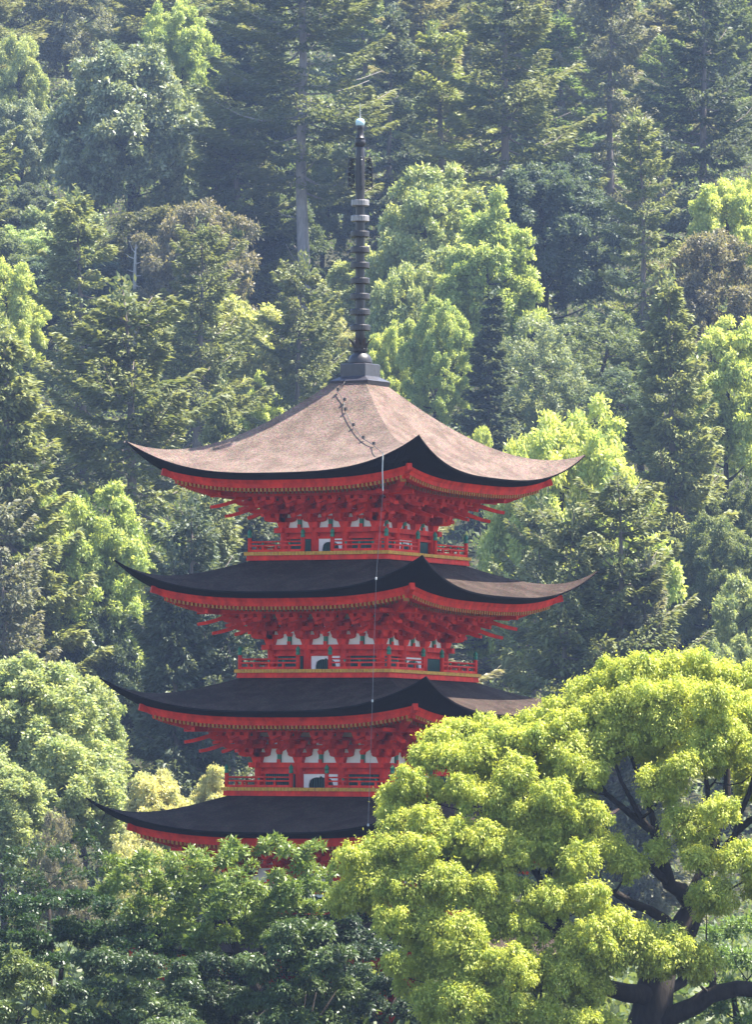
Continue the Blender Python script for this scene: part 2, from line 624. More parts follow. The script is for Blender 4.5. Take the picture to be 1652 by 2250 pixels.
        for i in range(4):
            for s in (-1, 1):
                mb = MB()
                ta, tb = s * g, s * br
                tm, th = (ta + tb) / 2, abs(tb - ta) / 2
                mb.box(fp(i, br, tm, zfl + .035), (th, .04, .035), (FT[i], FN[i], Z))
                mb.box(fp(i, br, tm, zfl + .19), (th, .022, .022), (FT[i], FN[i], Z))
                mb.tube([fp(i, br, ta, zfl + .30), fp(i, br, tb + s * .0, zfl + .30)], .024, 8)
                for k in range(1, 4):
                    t = ta + (tb - ta) * k / 4
                    mb.box(fp(i, br, t, zfl + .12), (.034, .03, .055), (FT[i], FN[i], Z))
                    mb.box(fp(i, br, t, zfl + .243), (.035, .02, .034), (FT[i], FN[i], Z), 1, .6)
                mb.build('railing', [M['red'], M['green']], bal, False, SH)
                pl = fp(i, br, s * g, zfl)
                link('newel_post', ME_NEWEL, bal, shz(pl))
                link('post_cap', ME_CAP, bal, shz(pl + Z * .42))
            pl = fp(i, br, br, zfl)
            link('newel_post', ME_NEWEL, bal, shz(pl))
            link('post_cap', ME_CAP, bal, shz(pl + Z * .42))

# stone footing the tower stands on
mb = MB()
mb.box((0, 0, .2), (4.2, 4.2, .2))
mb.build('stone_footing', paint('granite', (.3, .29, .27), .85, .2, 4), pagoda)

# --- spire
sx = Vector((.055 * math.cos(PHI), -.055 * math.sin(PHI), 0))


def sq(a, z):
    return [Vector((x * a, y * a, z)) + sx for x, y in ((-1, -1), (1, -1), (1, 1), (-1, 1))]


def frustum(mb, lv):
    vs = [p for a, z in lv for p in sq(a, z)]
    fs = [(3, 2, 1, 0)]
    for i in range(len(lv) - 1):
        for k in range(4):
            fs.append((4 * i + k, 4 * i + (k + 1) % 4, 4 * i + 4 + (k + 1) % 4, 4 * i + 4 + k))
    e = 4 * len(lv) - 4
    fs.append((e, e + 1, e + 2, e + 3))
    mb.add(vs, fs)


mb = MB()
mb.lathe([(.165, 20.6), (.15, 21.3), (.145, 23), (.14, 25.3), (.145, 25.5), (.145, 26.55), (.125, 26.85), (.11, 26.9)], sx, 18)
spire = mb.build('spire', M['bronze'], pagoda, True)
mb = MB()
frustum(mb, [(.60, 19.50), (.66, 19.74), (.67, 19.77), (.64, 19.80), (.46, 19.90), (.44, 19.93), (.44, 20.29), (.40, 20.31)])
mb.build('spire_base', paint('roban_bronze', (.035, .032, .04), .4, .3, 6, .5), spire)
mb = MB()
mb.lathe([(.37, 20.31), (.37, 20.36), (.355, 20.45), (.30, 20.56), (.21, 20.63), (.18, 20.66)], sx, 20)
mb.build('dome_cap', M['bronze'], spire, True)
mb = MB()
mb.lathe([(.18, 20.64), (.23, 20.70), (.24, 20.76), (.19, 20.80)], sx, 20)
for k in range(8):
    a = math.pi / 4 * k + .2
    d = Vector((math.cos(a), math.sin(a), 0))
    side = Z.cross(d)
    rows = []
    for q in range(7):
        s = q / 6
        r = .20 + .06 * s + .12 * s ** 3
        z = 20.74 + .34 * s
        w = .085 * math.sin(math.pi * min(1, .32 + .5 * s)) * (1 - .55 * max(0, s - .7) / .3)
        c = sx + d * r + Z * z
        rows.append([c - side * w, c + d * .02, c + side * w])
    mb.grid(rows)
    mb.grid([[p + d * -.012 for p in rw] for rw in rows], 0, True)
mb.build('lotus_petals', M['bronze'], spire, False)
mer = MB()
mer.lathe([(.13, -.09), (.29, -.09), (.305, -.08), (.305, .06), (.29, .09), (.13, .09)], (0, 0, 0), 24)
ME_RING = mer.mesh('spire_ring', M['bronze'])
mer2 = mer.mesh('spire_ring_worn', M['silver'])
for k in range(9):
    z = 21.41 + .4725 * k
    o = link('spire_ring', mer2 if k > 6 else ME_RING, spire, sx + Z * z)
    s = 1.0 - .013 * k
    o.scale = (s, s, 1)
    if k > 6:
        o['label'] = 'ring streaked silvery white'
# openwork flame panels
for k in range(4):
    a = math.pi / 2 * k - PHI + R(8)
    d = Vector((math.cos(a), math.sin(a), 0))
    mb = MB()
    z0, z1, r0, r1 = 25.58, 26.56, .15, .37
    P = lambda r, z: sx + d * r + Z * z
    mb.tube([P(r0, z0 + .06), P(r1 - .02, z0), P(r1, z0 + .1), P(r1, z1 - .25), P(r1 - .03, z1 - .1), P(r1 - .1, z1), P(r0, z1 - .04)], .021, 5)
    for q in range(6):
        zc = z0 + .1 + q * .155
        for (rc, sg, rr) in ((.225, 1, .055), (.31, -1, .05)):
            pts = []
            for j in range(14):
                th = sg * (j / 13) * 4.6 * math.pi / 1.6 + q
                r_ = rr * (1 - .75 * j / 13)
                pts.append(P(rc + r_ * math.cos(th), zc + (.06 if sg < 0 else 0) + r_ * math.sin(th) * 1.3))
            mb.tube(pts, .015, 4)
    mb.build('flame_panel', M['bronze'], spire)
mb = MB()
mb.lathe([(.10, 26.88), (.15, 26.94), (.168, 27.02), (.165, 27.08), (.15, 27.10), (.155, 27.13), (.17, 27.15), (.12, 27.17), (.105, 27.3), (.105, 27.45), (.13, 27.52), (.11, 27.54)], sx, 18)
mb.build('spire_neck', M['bronze'], spire, True)
mb = MB()
mb.lathe([(.10, 27.52), (.13, 27.56), (.142, 27.62), (.135, 27.68), (.10, 27.735), (.03, 27.755), (.01, 27.77)], sx, 18)
mb.build('jewel', M['jewel'], spire, True)
mb = MB()
mb.tube([sx + Z * 27.74, sx + Z * 27.95, sx + Z * 28.22], [.018, .010, .006], 6)
mb.build('lightning_rod', M['steel'], spire)

# --- lightning conductor running down the front-left slope and from eave to eave
rotm = Matrix.Rotation(PHI, 3, 'Z')


def scr(p):
    w = rotm @ shz(p) + PAG
    return (826 + F * w.x / w.y, 1880 - F * (w.z - CAMZ) / w.y)


def on_roof(L, X, Y, top=True):
    best, bp_ = 1e9, None
    for iu in range(61):
        for iv in range(61):
            p = roof_pt(L, 0, -1 + 2 * iu / 60, iv / 60, top)
            x, y = scr(p)
            d = (x - X) ** 2 + (y - Y) ** 2
            if d < best:
                best, bp_ = d, p
    return bp_


def on_eave(L, X):
    best, bp_ = 1e9, None
    for iu in range(401):
        u = -1 + iu / 200
        p = roof_pt(L, 0, u, 0, L is LEV[0])
        x, y = scr(p)
        if abs(x - X) < best:
            best, bp_ = abs(x - X), p
    return bp_


up_ = Vector((0, -.04, .05))
pts = [on_roof(LEV[0], *q) + up_ for q in ((757, 846), (742, 862), (756, 882), (758, 905), (775, 940), (800, 967), (822, 980))]
e5 = on_eave(LEV[0], 843) + Vector((0, -.06, .04))
pts.append(e5)
path = [sx + Vector((-.2, -.5, 19.85))] + pts
mb = MB()
fine = []
for a, c in zip(path[:-1], path[1:]):
    for s in range(5):
        fine.append(a.lerp(c, s / 5))
fine.append(path[-1])
mb.tube([shz(p) for p in fine], .013, 5)
for p in pts[1:-1]:
    mb.box(shz(p) + Vector((.05, -.02, .03)), (.035, .035, .045), None, 0)
mb.tube([shz(e5), shz(e5 + Vector((0, -.03, -.5))), shz(e5 + Vector((0, .0, -1.1)))], .017, 6, 1)
drop = [e5 + Vector((0, 0, -1.1))]
for L, X in ((LEV[1], 829), (LEV[2], 820), (LEV[3], 811)):
    p = on_eave(L, X) + Vector((0, -.06, -.02))
    drop.append(p)
    mb.lathe([(.015, -.04), (.028, -.03), (.028, .03), (.015, .04)], shz(p), 8, 1)
mb.tube([shz(p) for p in drop], .0065, 5, 2)
mb.build('lightning_cable', [M['wire'], M['steel'], paint('cable_alloy', (.16, .16, .17), .6, .1)], pagoda)

# ------------------------------------------------------------------ terrain
def H(x, y):
    x, y = np.asarray(x, float), np.asarray(y, float)
    s = np.clip((y - 318) / 30, 0, None)
    ramp = np.where(s < 1, 0.5 * s * s * 30, (s - 0.5) * 30)
    z = 0.272 * ramp
    z = z + (1.9 * np.sin(x * .07 + y * .027) + 1.3 * np.sin(x * .036 - y * .045 + 1.3)) * np.clip((y - 325) / 40, 0, 1)
    return np.minimum(z, 150 + 0 * z)


def terrain():
    xs = np.concatenate([np.linspace(-340, -70, 16), np.linspace(-64, 64, 65), np.linspace(70, 340, 16)])
    ys = np.concatenate([np.linspace(-90, 180, 20), np.linspace(186, 760, 164), np.linspace(772, 1000, 16)])
    mb = MB()
    mb.grid([[(x, y, float(H(x, y))) for x in xs] for y in ys])
    o = mb.build('hillside_ground', M['soil'], None, True)
    tag(o, kind='structure')


terrain()


# ------------------------------------------------------------------ foliage tools
def unit(v):
    return v / np.maximum(np.linalg.norm(v, axis=1, keepdims=True), 1e-9)


def leaf_mesh(name, P, T, N, Ln, Wd, tint, mat, curl=0.15):
    n = len(P)
    S = unit(np.cross(T, N))
    N2 = unit(np.cross(S, T))
    Ln, Wd = Ln[:, None], Wd[:, None]
    mid = P + T * Ln * .45 - N2 * Ln * curl * 0
    V = np.empty((n, 4, 3), np.float32)
    V[:, 0] = P
    V[:, 1] = mid + S * Wd * .5 + N2 * Wd * curl
    V[:, 2] = P + T * Ln
    V[:, 3] = mid - S * Wd * .5 + N2 * Wd * curl
    me = bpy.data.meshes.new(name)
    me.vertices.add(n * 4)
    me.vertices.foreach_set('co', V.ravel())
    me.loops.add(n * 4)
    me.loops.foreach_set('vertex_index', np.arange(n * 4, dtype=np.int32))
    me.polygons.add(n)
    me.polygons.foreach_set('loop_start', np.arange(0, n * 4, 4, dtype=np.int32))
    a = me.attributes.new('tint', 'FLOAT', 'FACE')
    a.data.foreach_set('value', np.clip(tint, 0, 1).astype(np.float32))
    me.materials.append(mat)
    me.update(calc_edges=True)
    me.validate()
    return me


def lobes(rng, C, Rr, per, L, W, droop=.35, low=-.45, shell=.62, nb=9, bump=.24, flat=0.0):
    """leaf set on bumpy domes; C centres (k,3), Rr radii (k,3), per leaves per lobe (array)"""
    k = len(C)
    idx = np.repeat(np.arange(k), per)
    n = len(idx)
    d = unit(rng.normal(size=(n, 3)))
    d[:, 2] = np.where(d[:, 2] < low, -d[:, 2], d[:, 2])
    B = unit(rng.normal(size=(k * nb, 3)) + np.array((0, 0, .35))).reshape(k, nb, 3)
    bd = np.einsum('nj,nbj->nb', d, B[idx]).max(1)
    bm = np.clip((bd - .70) / .28, 0, 1)
    depth = rng.random(n) ** .6
    r = (1 - bump + bump * bm ** .7) * (shell + (1 - shell) * depth)
    r = r * np.where(rng.random(n) < .14, 1 + .45 * rng.random(n), 1)
    P = C[idx] + d * Rr[idx] * r[:, None]
    T = unit(d * .6 + rng.normal(size=(n, 3)) * .55 + np.array((0, 0, -droop)))
    N = unit(d * .7 + rng.normal(size=(n, 3)) * .5 + np.array((0, 0, .55 + flat)))
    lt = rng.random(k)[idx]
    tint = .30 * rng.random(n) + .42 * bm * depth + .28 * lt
    s = .55 + .9 * rng.random(n) ** 1.3
    return P, T, N, L * s, W * s, tint


def cat(parts):
    return [np.concatenate(x) for x in zip(*parts)]


def grow(rng, mains, targets, twig=.022, power=2.3, step=.7, sag=.12):
    """mains: list of (points, radii) limbs already shaped; targets: points the twigs must reach"""
    nodes, rad, chains = [], [], []
    for pts, rr in mains:
        pts = [np.array(p, float) for p in pts]
        fine, fr = [], []
        for a, b_, ra, rb in zip(pts[:-1], pts[1:], rr[:-1], rr[1:]):
            m = max(1, int(np.linalg.norm(b_ - a) / step))
            for s in range(m):
                fine.append(a + (b_ - a) * s / m)
                fr.append(ra + (rb - ra) * s / m)
        fine.append(pts[-1])
        fr.append(rr[-1])
        for q in range(1, len(fine) - 1):
            fine[q] = fine[q] + rng.normal(size=3) * min(.05, fr[q] * .3)
        chains.append((fine, fr))
        nodes += fine
        rad += fr
    NP, NR = np.array(nodes), np.array(rad)
    dist = np.array([np.min(np.linalg.norm(NP - t, axis=1)) for t in targets])
    for ti in np.argsort(dist):
        t = np.array(targets[ti], float)
        dv = t - NP
        dl = np.linalg.norm(dv, axis=1)
        cost = dl + 1.2 * np.clip(-dv[:, 2] + .25 * dl, 0, None) + .5 * (NR < .02)
        j = int(np.argmin(cost))
        a = NP[j]
        ln = dl[j]
        m = max(2, int(ln / .45))
        ctrl = (a + t) / 2 + np.array((0, 0, -sag * ln)) + rng.normal(size=3) * .10 * ln
        r0 = min(NR[j] * .8, twig + .020 * ln)
        pts = [a * (1 - s) ** 2 + 2 * ctrl * s * (1 - s) + t * s * s for s in np.linspace(0, 1, m + 1)]
        rr = [r0 + (twig * .5 - r0) * s for s in np.linspace(0, 1, m + 1)]
        chains.append((pts, rr))
        NP = np.vstack([NP, pts[1:]])
        NR = np.concatenate([NR, rr[1:]])
    return chains


def tube_mesh(name, chains, mat, n=5):
    mb = MB()
    for pts, rr in chains:
        mb.tube(pts, list(rr), 10 if max(rr) > .2 else n)
    return mb.mesh(name, mat, True)


# ---- hill tree variants, built round their foot at the origin
VAR = {}


def broadleaf(key, seed, w=8.0, h=13.0, nl=34, lr=.30, base=.34, L=.24, W=.12, dens=1.0, droop=.35, tops=(), squash=1.0, mat='leaf'):
    rng = np.random.default_rng(seed)
    ch = h * (1 - base)
    cc = np.array((0, 0, h * base + ch * .46))
    C, Rr = [], []
    ga = math.pi * (3 - math.sqrt(5))
    for i in range(nl):
        z = 1 - 1.55 * (i + .5) / nl
        r = math.sqrt(max(0, 1 - z * z))
        th = ga * i + rng.random() * .9
        f = .62 + .30 * rng.random()
        rad = w / 2 * lr * (.75 + .75 * rng.random())
        C.append(cc + np.array((math.cos(th) * r * w / 2 * f, math.sin(th) * r * w / 2 * f, z * ch * .5 * f)))
        Rr.append((rad, rad, rad * (.78 + .2 * rng.random()) * squash))
    for (x, y, z, rad) in tops:
        C.append(np.array((x, y, z)))
        Rr.append((rad, rad, rad * 1.25))
    for i in range(7):
        C.append(cc + rng.normal(size=3) * np.array((w, w, ch)) * .12)
        Rr.append((w * .15,) * 3)
    C, Rr = np.array(C), np.array(Rr)
    sc, sr = [], []
    for c, r in zip(C, Rr):
        for k in range(9):
            d = unit(rng.normal(size=(1, 3)) + np.array((0, 0, .3)))[0]
            sc.append(c + d * r * (.5 + .42 * rng.random()))
            sr.append(r * (.30 + .24 * rng.random()))
    sc, sr = np.array(sc), np.array(sr)
    per = (dens * 1.75 * 2 * math.pi * sr[:, 0] * sr[:, 2] / (L * W * .5)).astype(int)
    data = lobes(rng, sc, sr, per, L, W, droop, low=-.7, shell=.3, nb=6, bump=.3)
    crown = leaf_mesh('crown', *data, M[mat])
    main = [([(0, 0, -1.0), (rng.normal() * .1, rng.normal() * .1, h * base * .6), (rng.normal() * .3, rng.normal() * .3, h * base), (rng.normal() * .4, rng.normal() * .4, h * .72)], [w * .045, w * .036, w * .03, w * .012])]
    trunk = tube_mesh('trunk', grow(rng, main, [c - np.array((0, 0, r[2] * .3)) for c, r in zip(C[:-7], Rr)], .03), M['trunk'])
    VAR[key] = (trunk, crown, w, h)


def fir(key, seed, w=8.0, h=18.0, start=.25, gap=.85, power=.75, L=.34, W=.13, irr=.35, dens=1.0, droopy=.12, flat_top=False, bark='trunk_grey', dead=0):
    rng = np.random.default_rng(seed)
    lean = rng.normal(size=2) * .25
    tp = lambda z: np.array((lean[0] * (z / h) ** 2 + .10 * math.sin(z * .5 + seed), lean[1] * (z / h) ** 2, z))
    chains = [([tp(z) for z in np.linspace(-1, h, 14)], list(np.linspace(w * (.034 if bark == 'trunk_pale' else .042), .03 if bark != 'trunk_pale' else .10, 14)))]
    parts = []
    z = h * start
    while z < h - .3:
        t = (z / h - start) / (1 - start)
        prof = (1 - t) ** power * (.55 + .45 * min(1, t * 4 + .3))
        if flat_top:
            prof = max(prof, .42 * (1 - max(0, t - .85) / .15 * .6))
        nb = rng.integers(4, 7)
        a0 = rng.random() * 6.28
        for b_ in range(nb):
            if rng.random() < irr * .5:
                continue
            ln = w / 2 * prof * (1 - irr + 1.5 * irr * rng.random()) + .25
            a = a0 + 6.283 * b_ / nb + rng.normal() * .25
            d = np.array((math.cos(a), math.sin(a), 0))
            s_ = np.array((-d[1], d[0], 0))
            rise = (.55 * t - droopy - .1) + rng.normal() * .12
            base = tp(z + rng.normal() * .15)
            m = 6
            ss = np.linspace(0, 1, m)
            curve = [base + d * ln * s + np.array((0, 0, ln * (rise * s - .28 * s * (1 - s) * 1.6 + .12 * s ** 3))) for s in ss]
            chains.append((curve, list(np.linspace(.018 + .011 * ln, .012, m))))
            n = int(dens * (34 + 80 * ln * ln ** .35))
            s = .16 + .84 * rng.random(n) ** .75
            fan = (.34 * ln * np.sin(np.clip(s, 0, 1) * math.pi * .86 + .25) + .10)
            lat = (rng.random(n) * 2 - 1)
            lat = np.sign(lat) * np.abs(lat) ** .8 * fan
            zz = ln * (rise * s - .28 * s * (1 - s) * 1.6 + .12 * s ** 3) - np.abs(lat) * .10 + rng.normal(size=n) * .05
            P = base + d * (ln * s - np.abs(lat) * .25)[:, None] + s_ * lat[:, None]
            P[:, 2] = base[2] + zz
            T = unit(d * (.55 + .6 * s)[:, None] + s_ * (np.sign(lat) * .8 * (1.1 - s * .7))[:, None] + rng.normal(size=(n, 3)) * .28 + np.array((0, 0, -.12)))
            N = unit(np.array((0, 0, 1.0)) + rng.normal(size=(n, 3)) * .38)
            sz = .65 + .7 * rng.random(n)
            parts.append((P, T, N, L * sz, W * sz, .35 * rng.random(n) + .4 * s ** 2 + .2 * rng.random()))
        z += gap * (.8 + .5 * rng.random()) * (1 - .45 * t)
    for k in range(dead):
        zz = h * (start * .35 + .5 * rng.random())
        a = rng.random() * 6.28
        ln = w * .3 * (.5 + rng.random())
        chains.append(([tp(zz) + np.array((math.cos(a), math.sin(a), .25 * s)) * ln * s for s in np.linspace(0, 1, 5)], list(np.linspace(.06, .012, 5))))
    # tip tuft
    n = 120
    P = tp(h) + rng.normal(size=(n, 3)) * np.array((.22, .22, .35)) - np.array((0, 0, .3))
    parts.append((P, unit(rng.normal(size=(n, 3)) + np.array((0, 0, .8))), unit(rng.normal(size=(n, 3))), L * np.ones(n), W * np.ones(n), rng.random(n)))
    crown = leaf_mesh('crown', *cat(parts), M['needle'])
    VAR[key] = (tube_mesh('trunk', chains, M[bark]), crown, w, h)


broadleaf('b1', 11, 8, 13, 34, .27, .08)
broadleaf('b2', 12, 9, 13, 46, .22, .08, L=.20, W=.10, droop=.35)
broadleaf('b3', 13, 7, 14, 34, .26, .15, tops=((-1.0, 0, 13.2, .95), (-.3, -.3, 11.8, 1.1), (-.8, .3, 10.6, 1.2), (1.3, .2, 12.0, .8)), droop=.35)
broadleaf('b4', 14, 8, 11, 36, .24, .08, dens=.75, L=.22, W=.11)
broadleaf('b5', 15, 8, 12, 40, .20, .10, dens=.45, L=.24, W=.11)
broadleaf('b6', 16, 10, 12.5, 60, .21, .08, L=.27, W=.14, droop=.35, mat='gloss')
broadleaf('b7', 17, 8.5, 12.5, 44, .235, .08, L=.20, W=.10, droop=.4)
broadleaf('b8', 18, 7, 9, 30, .25, .10, L=.23, W=.12, droop=.2)
broadleaf('b3t', 33, 7.5, 14.5, 44, .25, .10, tops=((-1.0, 0, 14.1, .95), (-.3, -.3, 12.7, 1.1), (-.8, .3, 11.5, 1.2), (1.3, .2, 12.9, .8)), droop=.3)
broadleaf('b1n', 41, 5.4, 14.5, 44, .27, .40, L=.16, W=.08, droop=.25)
broadleaf('b2n', 42, 4.6, 14.5, 46, .28, .38, L=.15, W=.075, droop=.3)
broadleaf('b7n', 43, 4.0, 9.5, 34, .28, .42, L=.14, W=.07, droop=.25)
fir('c1', 21, 8, 17, .2, .8, .6, irr=.42)
fir('c2', 22, 10, 20, .30, .8, .55, irr=.5, flat_top=True, dead=5)
fir('c3', 23, 9.5, 15, .10, .55, .8, irr=.22, dens=1.25, droopy=.2)
fir('c4', 24, 5, 16, .10, .5, .7, irr=.3, L=.32, W=.16, droopy=.25)
fir('c5', 25, 11, 25, .34, 1.05, .5, irr=.55, dens=1.0, flat_top=True, dead=9, bark='trunk_pale')
fir('c6', 26, 9, 16, .15, .75, .5, irr=.48, dens=1.0, flat_top=True)


def inst(key, name, label, catg, group, x, y, z, s, sz, rz, col, lean=(0, 0)):
    tr, cr, w, h = VAR[key]
    o = link(name, None)
    o.location = (x, y, z)
    o.rotation_euler = (lean[0], lean[1], rz)
    o.scale = (s, s, sz)
    tag(o, label, catg, group)
    link('trunk', tr, o)
    c = link('crown', cr, o)
    c.color = (*col, 1)
    return o


CLR = {
    'fir': (.26, .265, .125), 'firl': (.32, .325, .145), 'firg': (.28, .26, .185), 'fird': (.15, .17, .11),
    'mid': (.25, .27, .115), 'midd': (.15, .18, .09), 'grey': (.36, .37, .23), 'blue': (.13, .16, .11),
    'yel': (.66, .66, .22), 'yell': (.53, .56, .20), 'lime': (.47, .48, .23), 'brown': (.29, .24, .165),
    'cream': (.74, .63, .32), 'olive': (.28, .26, .14), 'bare': (.28, .23, .17),
}
FIRS = {'c1', 'c2', 'c3', 'c4', 'c5', 'c6'}
